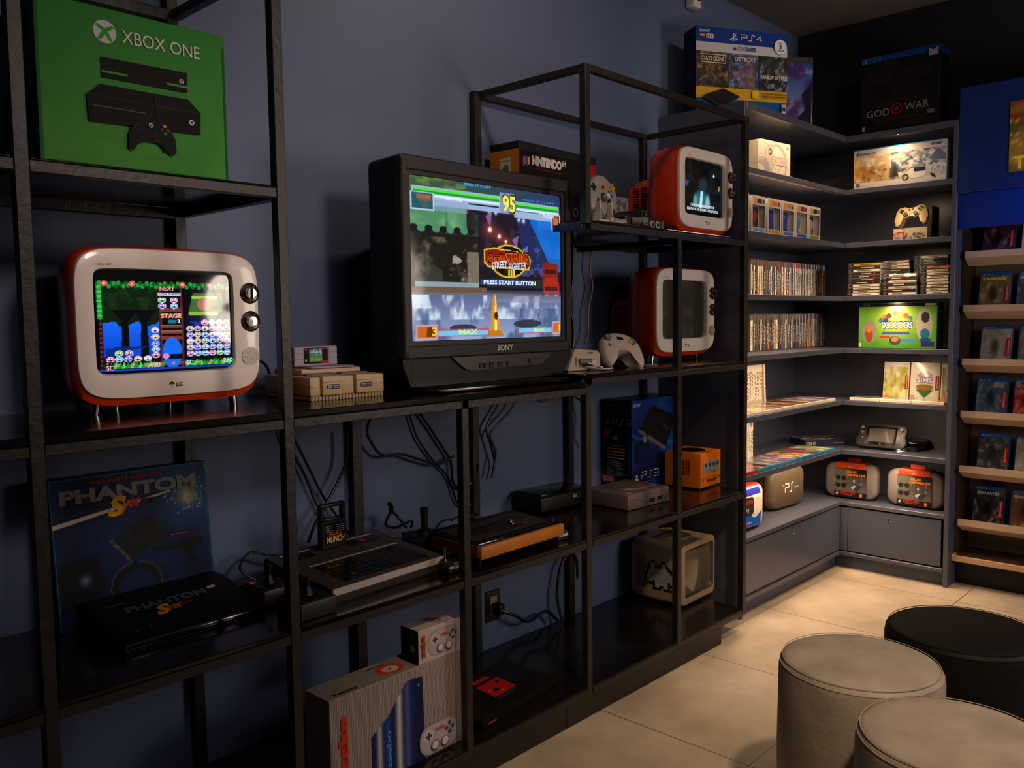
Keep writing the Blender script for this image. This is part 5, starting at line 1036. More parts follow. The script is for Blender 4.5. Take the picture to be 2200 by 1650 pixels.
# carrying cases on the lowest open shelf
GC2 = mat('grey_shell_case', '#6f6765', .55, bump=(400, .06))
def carry_case(label, loc, rz):
    t = thing('carrying_case', label, 'carrying case', loc, rz, 'grey carrying cases with orange sleeve')
    b = MB(); o1 = lambda s_, q: [(x, q, z) for x, z in rrect(.255*s_, .172*s_, .045, 7, .1275, .089)]
    b.loft([o1(.90, .0), o1(.965, .006), o1(1, .018), o1(1, .046), o1(.965, .060), o1(.9, .066)], GC2); b.box(.0, .255, .031, .034, .15, .17, BLACK) if False else None; b.build('shell', t, 50)
    b = MB(); b.loft([o1(1.006, .031), o1(1.006, .035)], BLACK, False, False); b.build('zip', t)
    b = MB(); b.box(.050, .205, -.0035, -.0005, .008, .150, mat('sleeve_card', '#17130f', .35)); b.box(.055, .198, -.004, .070, .150, .1795, mat('orange_sleeve', '#c8401a', .35), .004, 2); b.box(.10, .165, .03, .036, .178, .199, MATS['orange_sleeve'], .001, 1)
    d = Dec(b, (.050, -.0036, .008), (1, 0, 0), (0, 0, 1)); c = Cv(44, 40, '#17130f'); c.rect(0, .18, .52, .98, '#5a554c'); c.grad('#55504a', '#3a3530', 'v', .52, .18, 1, .72); 
    for x, y in ((.12, .66), (.30, .66), (.12, .40), (.30, .40)): c.ell(x, y, .075, .085, '#15120f')
    c.ringe(.2, .9, .3, .5, .06, '#15120f'); c.rect(.0, .5, .04, .62, '#4aa880'); c.rect(.36, .44, .5, .66, '#4a463e'); c.poly([(.46, .34), (.62, .48), (.86, .42), (.72, .22)], '#2b2930'); c.poly([(.5, .34), (.62, .44), (.70, .42), (.60, .30)], '#a8a4ac'); c.ell(.84, .5, .03, .05, '#6a6670'); c.ell(.62, .58, .02, .06, '#a8a4a8'); c.ell(.09, .11, .035, .05, '#b0a890')
    d.art(c, 0, 0, .155, .142); d.text('DELUXE', .062, .122, .010, ink('#d8801c'), w=.045, bold=.04, shear=.15); d.text('CARRYING CASE', .056, .107, .010, ink('#d8801c'), w=.092, bold=.04, shear=.15); d.text('SUPER CLASSIC', .030, .016, .010, ink('#b0201c'), w=.072, bold=.04); d.text('HKX', .065, .148, .007, ink('#d8c0a8')); d.rect(.125, .006, .010, .016, ink('#c87828')); d.rect(.13, .09, .003, .03, ink('#b05a90')); d.rect(.04, .010, .05, .003, ink('#8a4a20'))
    b.build('sleeve', t)
    return t
carry_case('grey carrying case in an orange and black sleeve, nearest the corner', (3.150, -.285, LV[7]+.002), -PI/2+.05)
carry_case('grey carrying case in an orange and black sleeve, nearest the right side panel', (3.150, -.586, LV[7]+.002), -PI/2-.0)
t = thing('carrying_case', 'olive zipped carrying case with white lettering, on the lowest shelf of the left cabinet', 'carrying case', (2.625, -.262, LV[7]+.002), math.radians(-5))
OL = mat('olive_case', '#4f4230', .5, bump=(300, .06)); b = MB(); o1 = lambda s_, q: [(x, q, z) for x, z in rrect(.30*s_, .190*s_, .05, 7, .150, .098)]
b.loft([o1(.86, .0), o1(.95, .006), o1(1, .022), o1(1, .05), o1(.95, .072), o1(.86, .080)], OL); b.build('shell', t, 50)
b = MB(); b.loft([o1(1.012, .036), o1(1.012, .041)], BLACK, False, False); b.box(.18, .20, .034, .042, .190, .198, GREYP); b.build('zip', t)
b = MB(); d = Dec(b, (0, -.0004, 0), (1, 0, 0), (0, 0, 1)); d.text('THE', .090, .108, .009, ink('#d0c8bc')); ps_word(d, .118, .080, .036, '3', ink('#d0c8bc')) if False else None; d.line([(.118, .118), (.150, .118), (.150, .100), (.118, .100), (.118, .076)], .006, ink('#d0c8bc')); d.line([(.158, .078), (.174, .078), (.174, .118), (.190, .118)], .006, ink('#d0c8bc')); d.text('Portal', .200, .090, .010, ink('#d0c8bc')); b.build('lettering', t)
t = thing('carrying_case', 'red carrying case in a white and blue sleeve, at left end of lowest shelf', 'carrying case', (2.135, -.345, LV[7]+.002), 0)
o1 = lambda s_, q: [(x, q, z) for x, z in rrect(.27*s_, .188*s_, .05, 7, .135, .096)]
b = MB(); b.loft([o1(.88, .004), o1(.96, .010), o1(1, .022), o1(1, .046), o1(.95, .064), o1(.88, .070)], mat('red_shell', '#a8201a', .45)); b.build('shell', t, 50)
b = MB(); o2 = rrect(.245, .168, .035, 6, .112, .100); b.loft([[(x, .003, z) for x, z in o2], [(x, -.004, z) for x, z in o2]], mat('sleeve_white', '#cfc6b8', .4)); d = Dec(b, (0, -.0042, 0), (1, 0, 0), (0, 0, 1)); d.poly([(.0, .15), (.22, .150), (.20, .180), (.03, .180)], ink('#2430a0')); d.poly([(-.008, .018), (.215, .018), (.225, .075), (.19, .055), (.16, .050), (.12, .075), (.05, .06), (-.008, .08)], ink('#1c50b0')); d.rr(.050, .065, .108, .078, .02, ink('#2a2226')); d.poly([(.06, .115), (.15, .115), (.15, .130), (.06, .130)], ink('#7a1c24')); d.line([(.085, .095), (.098, .095), (.098, .087), (.085, .087), (.085, .077)], .0025, ink('#c8c0b8')); d.line([(.104, .078), (.110, .078), (.110, .095), (.117, .095)], .0025, ink('#c8c0b8')); d.ringe(.10, .145, .03, .003, ink('#2a2226'), 20, 0, PI, .018); d.text('STARTRC', .165, .125, .008, ink('#8a8278')); d.rect(.09, .03, .012, .010, ink('#c83828')); d.rect(.105, .034, .03, .003, ink('#c0c0d0')); b.build('sleeve', t)
# --- shelf under the top: white boxes
mb, fr, le, ri, tp, done = carton('controller_box', 'white carton with a steering wheel picture on the top left lit shelf', 'box', (2.478, -.270, LV[1]+.001), .235, .10, .176, mat('cream_card', '#cfc3ab', .45), math.radians(-6))
fr.ringe(.130, .080, .078, .007, ink('#9a8f80'), 44, ry=.084); fr.ringe(.130, .080, .066, .002, ink('#a89c8a'), 40, ry=.072); fr.rr(.055, .075, .150, .034, .004, ink('#b8ad9a')); fr.line([(.055, .075), (.205, .075), (.205, .109), (.055, .109), (.055, .075)], .0015, ink('#8a7f70')); fr.line([(.09, .075), (.12, .055), (.125, .005)], .002, ink('#9a8f80')); fr.line([(.17, .075), (.14, .055), (.135, .005)], .002, ink('#9a8f80'))
for x, r_ in ((.078, .009), (.115, .006), (.165, .004), (.185, .004)): fr.ringe(x, .092, r_, .0012, ink('#8a7f70'))
fr.text('Wii', .195, .150, .013, ink('#6a6258'), w=.028); fr.ringe(.022, .158, .007, .0018, ink('#4a6a9a')); fr.rect(.033, .157, .02, .002, ink('#9aa0a0'))
done()
mb, fr, le, ri, tp, done = carton('controller_box', 'smaller white carton in front and left of the steering wheel carton', 'box', (2.345, -.330, LV[1]+.001), .118, .05, .146, mat('cream_card', '#cfc3ab', .45), math.radians(-4))
fr.poly([(.0, .06), (.06, .075), (.085, .05), (.10, .005), (.06, .005), (.04, .045), (.0, .05)], ink('#a89f98')); fr.line([(.0, .072), (.05, .078), (.06, .12)], .003, ink('#b0a698')); fr.ringe(.092, .105, .013, .004, ink('#3a3e48')); fr.text('Wii', .045, .132, .006, ink('#6a6258')); fr.text('Nunchuk', .068, .126, .010, ink('#8a8070'), w=.04)
done()
# --- boxed vinyl figures
for i, (x, q1, q2, q3, nm) in enumerate(((2.178, '#5a1818', '#8a2820', '#2a3a58', 'dark red'), (2.316, '#1c2c70', '#203a90', '#2a4a88', 'deep blue'), (2.446, '#1a2a6a', '#22409a', '#3a5a80', 'blue, third in the row'), (2.575, '#3a5a8a', '#4a78b0', '#8a8058', 'pale blue'), (2.705, '#b0988a', '#a8907c', '#4a4238', 'white'))):
    t = thing('boxed_figure', 'windowed toy box with a %s figure, %s from the left in the row' % (nm.split(',')[0], ordn(i+1)), 'toy box', (x+.022, -.376, LV[2]+.001), 0, 'boxed vinyl figures')
    w_, dp, h_ = .122, .085, .148; wb = mat('toy_card', '#c8bdb0', .4); b = MB(); b.box(0, w_, .03, dp, 0, h_, wb); b.box(0, .003, 0, .03, 0, h_, wb); b.box(w_-.003, w_, 0, .03, 0, h_, wb); b.box(0, w_, 0, .03, 0, .003, wb); b.box(0, w_, 0, .03, h_-.003, h_, wb)
    for a0, a1, z0, z1 in ((0, .010, 0, h_), (w_-.008, w_, 0, h_), (.01, w_-.008, 0, .020), (.01, w_-.008, h_-.038, h_)): b.box(a0, a1, -.001, .0, z0, z1, wb)
    d = Dec(b, (0, -.001, 0), (1, 0, 0), (0, 0, 1)); d.rr(.020, h_-.034, .022, .026, .003, ink('#c88a28')); d.rr(.046, h_-.030, .040, .020, .002, ink(('#3a2a50', '#c8702a', '#c8702a', '#8a2a48', '#2a2620')[i])); d.rr(.090, h_-.030, .018, .018, .003, ink('#5a5048')); d.rect(.015, .004, .09, .013, ink(('#6a90b8', '#c88a28', '#5a6aa8', '#3a5aa0', '#8a7a28')[i]))
    d2 = Dec(b, (0, .0295, 0), (1, 0, 0), (0, 0, 1)); c = Cv(16, 18, q3); c.mottle('#c8b878' if i == 3 else '#101828', 4, i, .45, .62); d2.art(c, .010, .02, .104, .09); b.build('card_box', t)
    f = MB(); f.ell((.042, .015, .066), .028, .014, .028, mat('toy_'+q2.strip('#'), q2, .35), 16); f.ell((.044, .016, .030), .012, .009, .016, mat('toy_'+q1.strip('#'), q1, .35), 12); f.ell((.030, .016, .088), .010, .008, .012, MATS['toy_'+q2.strip('#')], 12); f.build('figure', t)
mb = MB(); mb.box(0, .02, 0, .085, 0, .150, mat('toy_card', '#c8bdb0', .4)); tag(mb.build('toy_box_edge'), 'thin white toy box edge at the left end of the windowed toy boxes', 'toy box', loc=(2.170, -.372, LV[2]+.001))
# --- top of the left cabinet
def fit(w_): return w_
mb, fr, le, ri, tp, done = carton('game_console_box', 'large console bundle carton with three game pictures, on top of the left cabinet', 'box', (2.108, -.175, LV[0]+.001), .428, .10, .335, mat('bundle_card', '#0c1c44', .4), math.radians(-29.5))
fr.rect(0, .275, .428, .060, ink('#15307a')); fr.rect(0, .238, .428, .037, ink('#a8a8b0')); fr.rect(0, .052, .428, .045, ink('#b8901a')); fr.rect(0, 0, .428, .052, ink('#0c4a8a'))
for x0, x1, cols, sd in ((.004, .146, ('#1c1814', '#6a4c28', '#2a2a20', '#a08058'), 1), (.152, .288, ('#2a3040', '#6a4858', '#3a68a0', '#a8b0c0'), 2), (.294, .426, ('#14181c', '#2a3238', '#6a7478', '#101214'), 3)):
    c = Cv(34, 34, cols[0]); c.mottle(cols[1], 3, sd, .45, .65); c.mottle(cols[2], 5, sd+9, .5, .65); c.mottle(cols[3], 9, sd+4, .6, .7, .6); 
    if sd == 2: c.grad('#7a505a', '#5a4458', 'v', .35, 0, .9, 1, .55)
    fr.art(c, x0, .099, x1-x0, .139)
fr.text('SONY', .014, .313, .010, ink('#b8bcc8'), w=.048, bold=.03); fr.rect(.016, .296, .022, .008, ink('#b89a28')); fr.rr(.044, .290, .034, .017, .003, ink('#b0b4c0')); fr.text('1TB', .049, .294, .009, ink('#2a2e3a'), w=.024, bold=.03)
ps_mark(fr, .170, .302, .030, ink('#b8bcc8')); ps_word(fr, .205, .292, .022, '4', ink('#b8bcc8')); fr.text('HITS', .235, .250, .014, ink('#1c3070'), w=.040, bold=.04); fr.poly([(.168, .250), (.184, .250), (.176, .264)], ink('#1c3070')); fr.ringe(.196, .257, .008, .002, ink('#1c3070')); fr.line([(.206, .250), (.218, .264)], .0022, ink('#1c3070')); fr.line([(.206, .264), (.218, .250)], .0022, ink('#1c3070')); fr.line([(.222, .250), (.232, .250), (.232, .264), (.222, .264), (.222, .250)], .002, ink('#1c3070'))
fr.ell(.390, .277, .030, .030, ink('#c0c4cc')); fr.text('3', .390, .270, .016, ink('#15307a'), al='c', bold=.05); fr.text('Incluye', .390, .291, .005, ink('#15307a'), al='c'); fr.text('JUEGOS', .390, .260, .006, ink('#15307a'), al='c', bold=.02)
fr.line([(.018, .192), (.130, .192), (.130, .224), (.018, .224), (.018, .192)], .003, ink('#b8b4a8')); fr.text('DAYS GONE', .024, .199, .018, ink('#b8b4a8'), w=.100, bold=.03); fr.text('DETROIT', .172, .205, .016, ink('#b0b0b8'), w=.10, bold=.03); fr.text('RAINBOW SIX | SIEGE', .296, .142, .015, ink('#b8b8b8'), w=.126, bold=.03)
fr.poly([(.030, .060), (.120, .092), (.200, .062), (.110, .022)], ink('#17181c')); fr.poly([(.030, .060), (.110, .022), (.110, .014), (.028, .050)], ink('#26282e')); fr.rr(.255, .060, .03, .03, .006, ink('#d0a828')); fr.text('INCLUYE UNA SUSCRIPCION DE', .300, .078, .007, ink('#2a2a30'), w=.118, bold=.03); fr.text('3 MESES A PLAYSTATION PLUS', .300, .066, .007, ink('#2a2a30'), w=.118, bold=.03); fr.rect(.395, .006, .022, .036, ink('#a8a8b0')); fr.text('M', .398, .016, .014, ink('#14141a'), bold=.06)
le.art(Cv(3, 3, '#0b1230'), 0, 0, .10, .335)
for i in range(6): le.rect(.02, .27-i*.045, .05, .018, ink(('#1c3a80', '#2a2a30', '#3a1c28')[i % 3]))
done()
mb, fr, le, ri, tp, done = carton('game_console_box', 'second console carton with a blue and violet picture, half hidden behind the bundle carton', 'box', (2.560, -.110, LV[0]+.001), .40, .09, .345, mat('bundle_card2', '#12182e', .4), math.radians(-29.5))
c = Cv(44, 40, '#1c3a7c'); c.grad('#8a8ab0', '#16408c', 'v', 0, 0, 1, 1); c.mottle('#3a2458', 3, 5, .45, .65, .9); c.mottle('#c8a8b8', 4, 7, .58, .7, .7); c.rect(0, .92, 1, 1, '#3a3432'); c.poly([(.6, 0), (1, 0), (1, .7), (.85, .5), (.9, .3)], '#0e1020'); c.ell(.50, .78, .10, .12, '#c87a1c'); fr.art(c, .002, .002, .396, .341); fr.text('VE', .205, .255, .022, ink('#e0b890'), w=.04, bold=.04)
done()
mb, fr, le, ri, tp, done = carton('collector_box', 'black collector carton with silver lettering and blue top band, on top of far cabinet', 'box', (3.105, -.450, LV[0]+.001), .345, .14, .345, mat('matte_black_card', '#0e0d0f', .5), -PI/2)
c = Cv(50, 46, '#0d0c0e'); c.mottle('#1c181a', 3, 3, .45, .65); c.ell(.5, .35, .45, .22, '#241e1e', .7, .8); fr.art(c, .002, .002, .341, .315); fr.rect(0, .318, .345, .027, ink('#0f3a7a')); ps_mark(fr, .020, .330, .018, ink('#6a80a8')); ps_word(fr, .036, .324, .013, '4', ink('#6a80a8'))
SL = ink('#77706e'); fr.text('GOD', .030, .072, .030, SL, w=.105, bold=.01); fr.text('WAR', .200, .080, .032, SL, w=.105, bold=.01); fr.ringe(.165, .094, .026, .007, ink('#7a1518')); fr.text('OF', .154, .088, .012, SL, w=.022); fr.text("COLLECTOR'S EDITION", .075, .048, .007, ink('#4a4442'), w=.18); fr.rect(.012, .012, .012, .02, ink('#8a8684')); fr.rect(.298, .05, .03, .018, ink('#5a5654')); fr.poly([(.300, .300), (.340, .300), (.340, .335), (.320, .322), (.300, .335)], ink('#8a8a94'))
ri.art(Cv(3, 3, '#0b0b10'), 0, 0, .14, .345); ri.rect(0, .318, .14, .027, ink('#0c2a5a'))
done()
# --- headset carton
mb, fr, le, ri, tp, done = carton('headset_box', 'long white headset carton with a mountain picture on the far cabinet shelf', 'box', (3.095, -.428, LV[1]+.001), .408, .12, .180, mat('headset_card', '#cfc6bd', .4), -PI/2)
c = Cv(110, 40, '#c8b49a'); c.grad('#c89a50', '#a8b4c4', 'h'); c.mottle('#e8e0d4', 4, 3, .5, .7, .8, ax=3); c.mottle('#a8702a', 4, 6, .38, .70, .9, 0, 0, .35, .6, 3); c.mottle('#3a5068', 5, 8, .38, .66, .9, .42, .25, 1, 1, 3); c.mottle('#e8e4e0', 8, 10, .48, .72, .9, .5, .3, 1, 1, 3); c.poly([(.82, .6), (.92, .98), (1, .7), (1, .5)], '#5a6a80'); c.mottle('#6a4a2a', 8, 14, .5, .6, .8, .1, 0, .5, .45, 3); c.ell(.44, .22, .05, .3, '#4a4048', .8, .4); c.poly([(.42, .1), (.46, .62), (.50, .1)], '#3a2c30')
fr.art(c, .002, .028, .404, .120); fr.rect(0, .176, .408, .004, ink('#2a88b0')); fr.rr(.245, .022, .075, .045, .020, ink('#d8d0cc')); fr.rr(.27, .05, .05, .018, .008, ink('#2a2830')); fr.ringe(.365, .05, .026, .006, ink('#d0c8c4')); fr.ringe(.235, .030, .014, .005, ink('#3a3434')); fr.poly([(.34, .04), (.36, .03), (.365, .015), (.35, .02)], ink('#2a2628'))
fr.text('SONY', .345, .158, .010, ink('#2c2828'), w=.045, bold=.03); ps_mark(fr, .018, .158, .014, ink('#2c2828')); fr.text('PlayStation VR2', .030, .153, .009, ink('#2c2828'), w=.075, bold=.02); fr.text('Horizon', .05, .085, .015, ink('#a88a68'), w=.085); fr.rect(.014, .008, .016, .016, ink('#5a5450')); fr.rect(.034, .012, .06, .002, ink('#9a928a')); fr.text('V Engine', .014, .034, .006, ink('#e8e0d8'))
ri.rr(.05, .07, .02, .06, .006, ink('#6a6460')); done()
# --- cream game pad on its retail pack
t = thing('game_controller', 'cream gamepad with black buttons standing on a small printed pack', 'game controller', (3.150, -.672, LV[2]+.067), 0, rot=(math.radians(-24), math.radians(-5), -PI/2))
YW = mat('cream_pad', '#b5a070', .35); b = MB(); w_ = .155
P_ = [(-.068, .004), (-.056, .0), (-.046, .010), (-.034, .048), (-.012, .050), (0, .044), (.012, .050), (.034, .048), (.046, .010), (.056, 0), (.068, .004), (.072, .030), (.068, .075), (.055, .098), (.03, .100), (.015, .090), (-.015, .090), (-.03, .100), (-.055, .098), (-.068, .075), (-.072, .030)]
b.loft([[(x*.95, -.008, .05+(z-.05)*.94) for x, z in P_], [(x, -.003, z) for x, z in P_], [(x, .014, z) for x, z in P_], [(x*.9, .024, .05+(z-.05)*.88) for x, z in P_]], YW); b.build('body', t, 60)
b = MB()
for x in (-.022, .022): b.cyl((x, -.007, .052), (x, -.012, .052), .016, .015, YW, 20); b.cyl((x, -.011, .052), (x, -.020, .052), .008, .010, BLACK, 18)
b.build('thumb_stick', t)
b = MB(); b.box(-.052, -.032, -.012, -.007, .072, .079, BLACK, .001, 1); b.box(-.0455, -.0385, -.012, -.007, .0655, .0855, BLACK, .001, 1); b.build('direction_pad', t)
b = MB()
for x, z in ((.042, .086), (.042, .068), (.033, .077), (.051, .077), (-.008, .078), (.008, .078)): b.cyl((x, -.007, z), (x, -.012, z), .0045, .004, BLACK, 12)
b.build('face_buttons', t)
b = MB()
for s_ in (-1, 1): b.poly = None; b.prism([(s_*.060, .012), (s_*.0745, .030), (s_*.0715, .058), (s_*.066, .056)], 'y', -.0055, .012, mat('red_grip', '#8a1c18', .4))
b.build('grips', t)
mb, fr, le, ri, tp, done = carton('controller_box', 'small printed retail pack underneath the cream gamepad', 'box', (3.135, -.598, LV[2]+.001), .170, .10, .055, mat('dark_print_card', '#1c1614', .4), -PI/2)
c = Cv(40, 14, '#a89880'); c.mottle('#8a2a20', 4, 2, .45, .6, .9, 0, 0, .35, 1, 2); c.mottle('#2a2426', 5, 7, .45, .6, .9, .3, 0, .95, .6, 2); fr.art(c, .001, .001, .150, .053); fr.text('WORLD', .006, .040, .008, ink('#d8cdb8'), bold=.04); mb.box(.150, .170, .04, .043, .055, .145, MATS['dark_print_card']); mb.box(.166, .170, -.0, .10, .0, .145, MATS['dark_print_card']); done()
# --- stacks of flat cases on the far cabinet
def stack(n, yl, w_, xf, group, nm, seed):
    r = random.Random(seed)
    for i in range(n):
        mb = MB(); h = .0138; mb.box(0, w_, 0, .128, 0, h, CLR, .0012, 1); d = Dec(mb, (0, 0, 0), (1, 0, 0), (0, 0, 1)); q = r.choice(['#ddd2bc', '#e6ddc8', '#2a2624', '#c8bca4', '#2c2a2a', '#ddd2bc'] if seed != 3 else ['#e6ddc8', '#ddd2bc', '#e0d4c0'])
        if seed == 1 and i in (4, 5, 6, 7): q = '#2a2524'
        if seed == 1 and i == n-1: q = '#c8982c'
        if seed == 3 and i == n-1: q = '#c8702a'
        dk = sum(hx(q)) < 1
        d.rect(.002, .0025, .024, h-.005, ink('#221f1e', .3)); d.rect(.026, .0025, w_-.030, h-.005, ink(q, .3)); d.text('PS3', .006, .005, .0045, ink('#b0a898')); d.rect(.040+r.random()*.02, .005, .035+r.random()*.03, .0035, ink('#b8ae9c' if dk else '#6a4a38')); 
        if seed == 1 and 3 < i < 8: d.rect(w_-.035, .0025, .008, h-.005, ink('#a02018'))
        if seed in (4, 5): d.rect(.026, .0025, .008, h-.005, ink('#4a90b0', .3))
        o = mb.build('game_case', smooth=0)
        tag(o, 'game case lying flat, %s from the bottom of the %s stack' % (ordn(i+1), nm), 'game case', group, (xf+r.random()*.006, yl-r.random()*.005, LV[3]+.001+i*.01402), -PI/2)
G3 = 'flat stacked game cases'
stack(11, -.405, .152, 3.095, G3, 'front left', 1); stack(7, -.568, .150, 3.095, G3, 'front middle, low', 2); stack(9, -.735, .120, 3.095, G3, 'front right', 3)
stack(12, -.490, .150, 3.235, G3, 'tall back middle', 4); stack(13, -.655, .150, 3.240, G3, 'tall back right', 5)
# --- green figure game carton
mb, fr, le, ri, tp, done = carton('game_starter_box', 'bright green starter pack carton with a blue and white title, on the far cabinet shelf', 'box', (3.115, -.455, LV[4]+.001), .352, .09, .212, mat('green_pack_card', '#4a8a28', .4), -PI/2)
c = Cv(110, 62, '#6aa830'); c.grad('#4a9028', '#78b838', 'v'); c.glow(.48, .62, .55, '#d8c840', .85); c.glow(.5, .85, .3, '#a8d8d0', .8); c.rect(0, .93, 1, 1, '#1c1a18')
for k, (x, y) in enumerate([(.30, .62), (.34, .70), (.40, .72), (.56, .74), (.62, .72), (.67, .66), (.48, .78), (.36, .62), (.63, .60)]): c.ell(x, y, .035, .06, ('#2a6aa8', '#c87828', '#3a3a48', '#d89a30', '#b8502a')[k % 5], .9)
c.ell(.14, .36, .095, .26, '#8a8478'); c.ell(.14, .30, .05, .18, '#8a4a1c'); c.ell(.14, .42, .035, .08, '#c87828'); c.ell(.85, .52, .10, .38, '#a8a498'); c.ell(.86, .68, .05, .12, '#26302c'); c.ell(.86, .32, .06, .12, '#1c6a88'); c.ell(.86, .18, .07, .06, '#1a4a78')
c.ell(.48, .17, .075, .10, '#2a4a68'); c.ell(.48, .20, .045, .06, '#c88040'); c.rect(.28, .22, .42, .27, '#b03828'); c.rect(.56, .14, .74, .20, '#3a88c8'); c.rect(.81, .04, .98, .16, '#2a3070'); c.poly([(.30, .30), (.68, .30), (.66, .37), (.32, .37)], '#2a58a0')
fr.art(c, .002, .002, .348, .208); fr.text('SKYLANDERS', .106, .094, .030, ink('#2a4a88'), w=.142, bold=.10); fr.text('SKYLANDERS', .108, .096, .026, ink('#d0dce8'), w=.138, bold=.03); fr.text('SWAP FORCE', .128, .080, .012, ink('#a8b828'), w=.10, bold=.06); ps_word(fr, .024, .199, .006, '3', ink('#b8b0a4')); fr.rect(.004, .008, .012, .018, ink('#c8c0b0')); fr.rr(.30, .197, .045, .010, .002, ink('#b0a890'))
ri.art(Cv(3, 3, '#2c5018'), 0, 0, .09, .212); done()
# --- standing cases on the far shelf
for i, (yl, w_, cols, nm) in enumerate(((-.538, .118, ('#8a9038', '#c8c070', '#e0dcc0'), 'green and gold cover'), (-.662, .130, ('#d8d4cc', '#dcd8d0', '#c8d0b8'), 'white cover reading SIMS'), (-.798, .066, ('#9a9484', '#c8c0a8', '#6a7a4a'), 'partly hidden grey cover'))):
    mb = MB(); mb.box(0, w_, 0, .014, 0, .182, WCASE, .0015, 1); d = Dec(mb, (0, 0, 0), (1, 0, 0), (0, 0, 1)); c = cover(cols, i+40, 24, 34); c.rect(0, .90, 1, 1, '#d8d2c4'); c.glow(.5, .85, .3, '#f0e8d8', .5)
    if i == 1: c.poly([(.5, .06), (.15, .30), (.85, .30)], '#3a6a2a'); c.ell(.5, .36, .32, .09, '#8a6a3a'); c.ell(.5, .68, .26, .06, '#b07040'); c.ell(.5, .76, .16, .03, '#4a6ab0')
    d.art(c, .004, .004, w_-.008, .174, ARTG); d.text('Wii', w_-.030, .166, .009, ink('#8a8680')); d.rect(.006, .010, .016, .018, ink('#c87a28')); d.text('12' if i else '7', .009, .015, .008, ink('#e8e0d0'))
    if i < 2: d.rect(w_-.018, .055, .015, .065, ink('#a01c20')); d.text('Seminovo', w_-.007, .060, .007, ink('#e0c8c0'), w=.055, rot=PI/2)
    if i == 1: d.text('SIMS', .028, .088, .024, ink('#4a4a88'), w=.072, bold=.09); d.text('SIMS', .029, .089, .022, ink('#e0e0f0'), w=.070, bold=.03)
    tag(mb.build('game_case', smooth=0), 'upright white game case with a %s, behind the flat white cases' % nm, 'game case', 'upright cases with covers on the far cabinet', loc=(3.210, yl, LV[5]+.002), rot=(math.radians(-6), 0, -PI/2))

# ================================================================== GAME CASES ON THE SLOPING STAND
GT = [('', '#3a1830'), ('', '#c8c8c0'), ('BORDERLANDS', '#6a5828'), ('METAL GEAR', '#38424e'), ('', '#8a8884'), ('', '#5a605c'), ('', '#3a5468'), ('CODE', '#8a2018'), ('', '#2a2826'), ('', '#8a8a84'), ('GOD EATER', '#1c1e20'), ('DARKSIDERS', '#5a3c28')]
for k, z in enumerate(RS):
    for j in range(2):
        i = k*2+j; mb = MB(); mb.box(0, .128, 0, .014, 0, .165, mat('dark_blue_case', '#123a6a', .2), .0015, 1); d = Dec(mb, (0, 0, 0), (1, 0, 0), (0, 0, 1)); ttl, cc = GT[i]
        c = Cv(24, 30, cc); c.mottle('#%02x%02x%02x' % tuple(int(v*170+20) for v in hx(cc)), 3, i, .35, .7); c.mottle('#b8a890', 4, i+20, .5, .8, .6); c.ell(.45, .42, .2, .3, '#%02x%02x%02x' % tuple(int(v*90) for v in hx(cc)), .8, .6); c.rect(0, .90, 1, 1, '#12488c'); d.art(c, .004, .004, .120, .157, ARTG)
        ps_mark(d, .016, .1535, .008, ink('#a8b0c0')); ps_word(d, .026, .1505, .006, '4', ink('#a8b0c0'))
        if ttl: d.text(ttl, .014, .128, .011, ink('#c8b868' if i == 2 else '#b8b0a8'), w=.09, bold=.04)
        if j == 0: d.rect(.106, .030, .016, .075, ink('#a01a20')); d.text('Seminovo', .117, .036, .008, ink('#d8b8b0'), w=.062, rot=PI/2)
        y0 = -.945-(.0 if k % 2 else .012)-j*.150
        names = ['crimson', 'white and green', 'gold and black', 'steel blue', 'pale ink-brushed', 'grey green', 'blue grey', 'red', 'dark bronze', 'pale grey', 'black', 'brown battle']
        tag(mb.build('game_case', smooth=0), 'game case with %s cover, on the %s sloping ledge from the top' % (names[i], ordn(k+1)), 'game case', 'blue topped game cases on the sloping ledges', loc=(3.205, y0, z-.0155), rot=(math.radians(-13), 0, -PI/2))

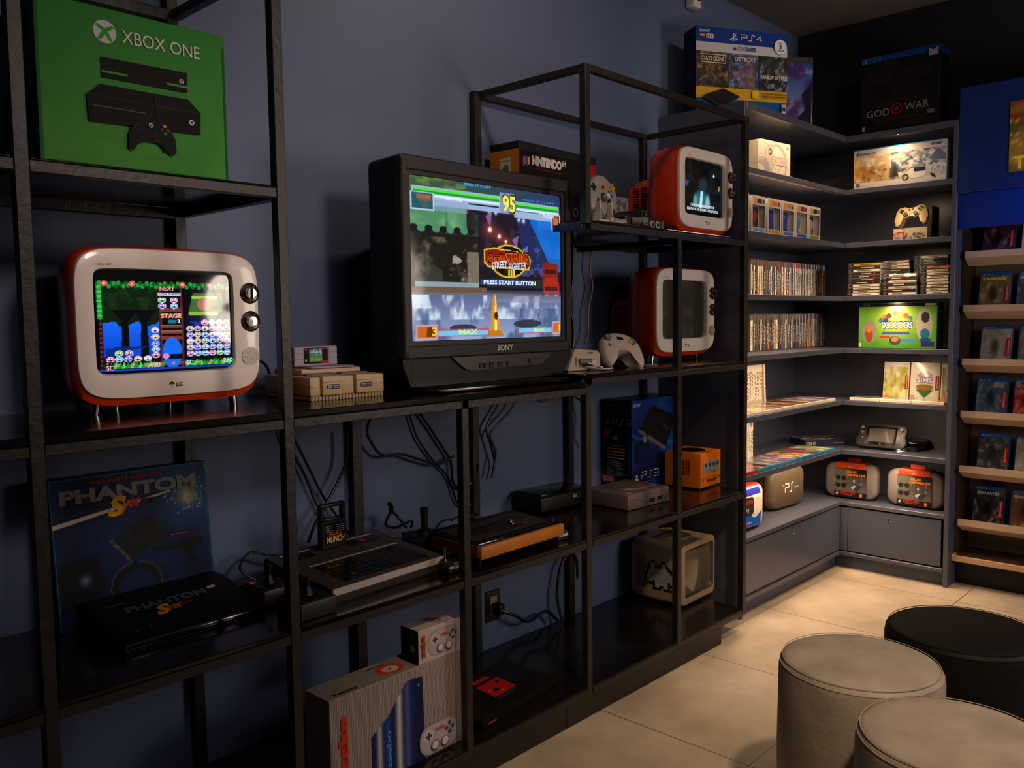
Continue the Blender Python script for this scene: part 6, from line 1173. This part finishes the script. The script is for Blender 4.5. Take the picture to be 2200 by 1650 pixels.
# ================================================================== POUFS
def suede(name, c, amt):
    m = mat(name, c, .62, noise=(9, amt*1.5), bump=(60, .12)); return m
LG_ = suede('grey_brown_suede', '#8a8073', .16); BKL = suede('black_leatherette', '#0a090a', .2); BKL.node_tree.nodes['Principled BSDF'].inputs['Specular IOR Level'].default_value = .15
for label, loc, m, r, h, nm in (('grey brown round pouf, the one further back and fully in view', (.990, -1.308, 0), LG_, .184, .42, 'grey'), ('grey brown round pouf, cut off by the bottom right corner of view', (.745, -1.592, 0), LG_, .184, .42, 'grey'), ('black round pouf behind the two grey brown ones', (1.372, -1.430, 0), BKL, .192, .42, 'black')):
    t = thing('round_pouf', label, 'pouf', loc, random.random()*6, 'round poufs')
    b = MB(); b.lathe([(0, 0), (r-.01, 0), (r, .008), (r+.003, .20), (r, h-.030), (r-.003, h-.018)], (0, 0, 0), m, 72); b.build('side', t, 60)
    b = MB(); b.lathe([(r-.003, h-.018), (r-.008, h-.008), (r-.020, h-.002), (r-.05, h+.001), (0, h+.004)], (0, 0, 0), m, 72); b.build('seat', t, 60)
    b = MB(); pts = [((r-.0035)*math.cos(a), (r-.0035)*math.sin(a), h-.0165) for a in [2*PI*i/72 for i in range(73)]]; b.tube(pts, .0014, m, 6, sm=False); b.tube([(x*.972, y*.972, h-.0035) for x, y, z in pts], .0010, m, 6, sm=False); b.build('seam', t)

# ================================================================== LIT PHOTO UMBRELLA BEHIND THE CAMERA SIDE (seen mirrored in the screens)
t = thing('umbrella_lamp', 'white umbrella lamp on a black stand, seen only as a reflection in the television screens', 'lamp', (1.95, -3.0, 0), 0)
fab = mat('lit_umbrella_fabric', '#c8beb0', .7, emit='#e8d8cc', estr=13.0)
b = MB(); R = []; n = 48
for k in range(9):
    q = k/8; rad = .42*math.sin(q*PI/2*.95)+.004; dep = .26*(1-math.cos(q*PI/2*.95)); R.append([(rad*(1-.035*q*abs(math.sin(i*PI*8/n)))*math.cos(2*PI*i/n), -.10-dep*-1, 1.40+rad*(1-.035*q*abs(math.sin(i*PI*8/n)))*math.sin(2*PI*i/n)) for i in range(n)])
b.loft(R, fab, True, False); b.build('canopy', t, 60)
for i in range(8):
    a = 2*PI*i/8; b = MB(); b.tube([((.42*math.sin(q*PI/2*.95))*math.cos(a), -.092+.26*(1-math.cos(q*PI/2*.95))+.004, 1.40+(.42*math.sin(q*PI/2*.95))*math.sin(a)) for q in [k/6 for k in range(7)]], .004, BLACK, 6); b.build('rib', t)
b = MB(); b.cyl((0, -.30, 1.40), (0, .14, 1.40), .005, .005, BLACK); b.cyl((0, -.06, 1.40), (0, .02, 1.40), .045, .05, mat('lamp_head', '#3a3836', .5)); b.build('shaft', t)
b = MB(); b.cyl((0, -.30, 0.25), (0, -.30, 1.40), .014, .012, BLACK); b.build('pole', t)
for i in range(3):
    a = 2*PI*i/3+.4; b = MB(); b.tube([(0, -.30, .32), (.36*math.cos(a), -.30+.36*math.sin(a), .012)], .011, BLACK, 8, sm=False); b.build('leg', t)
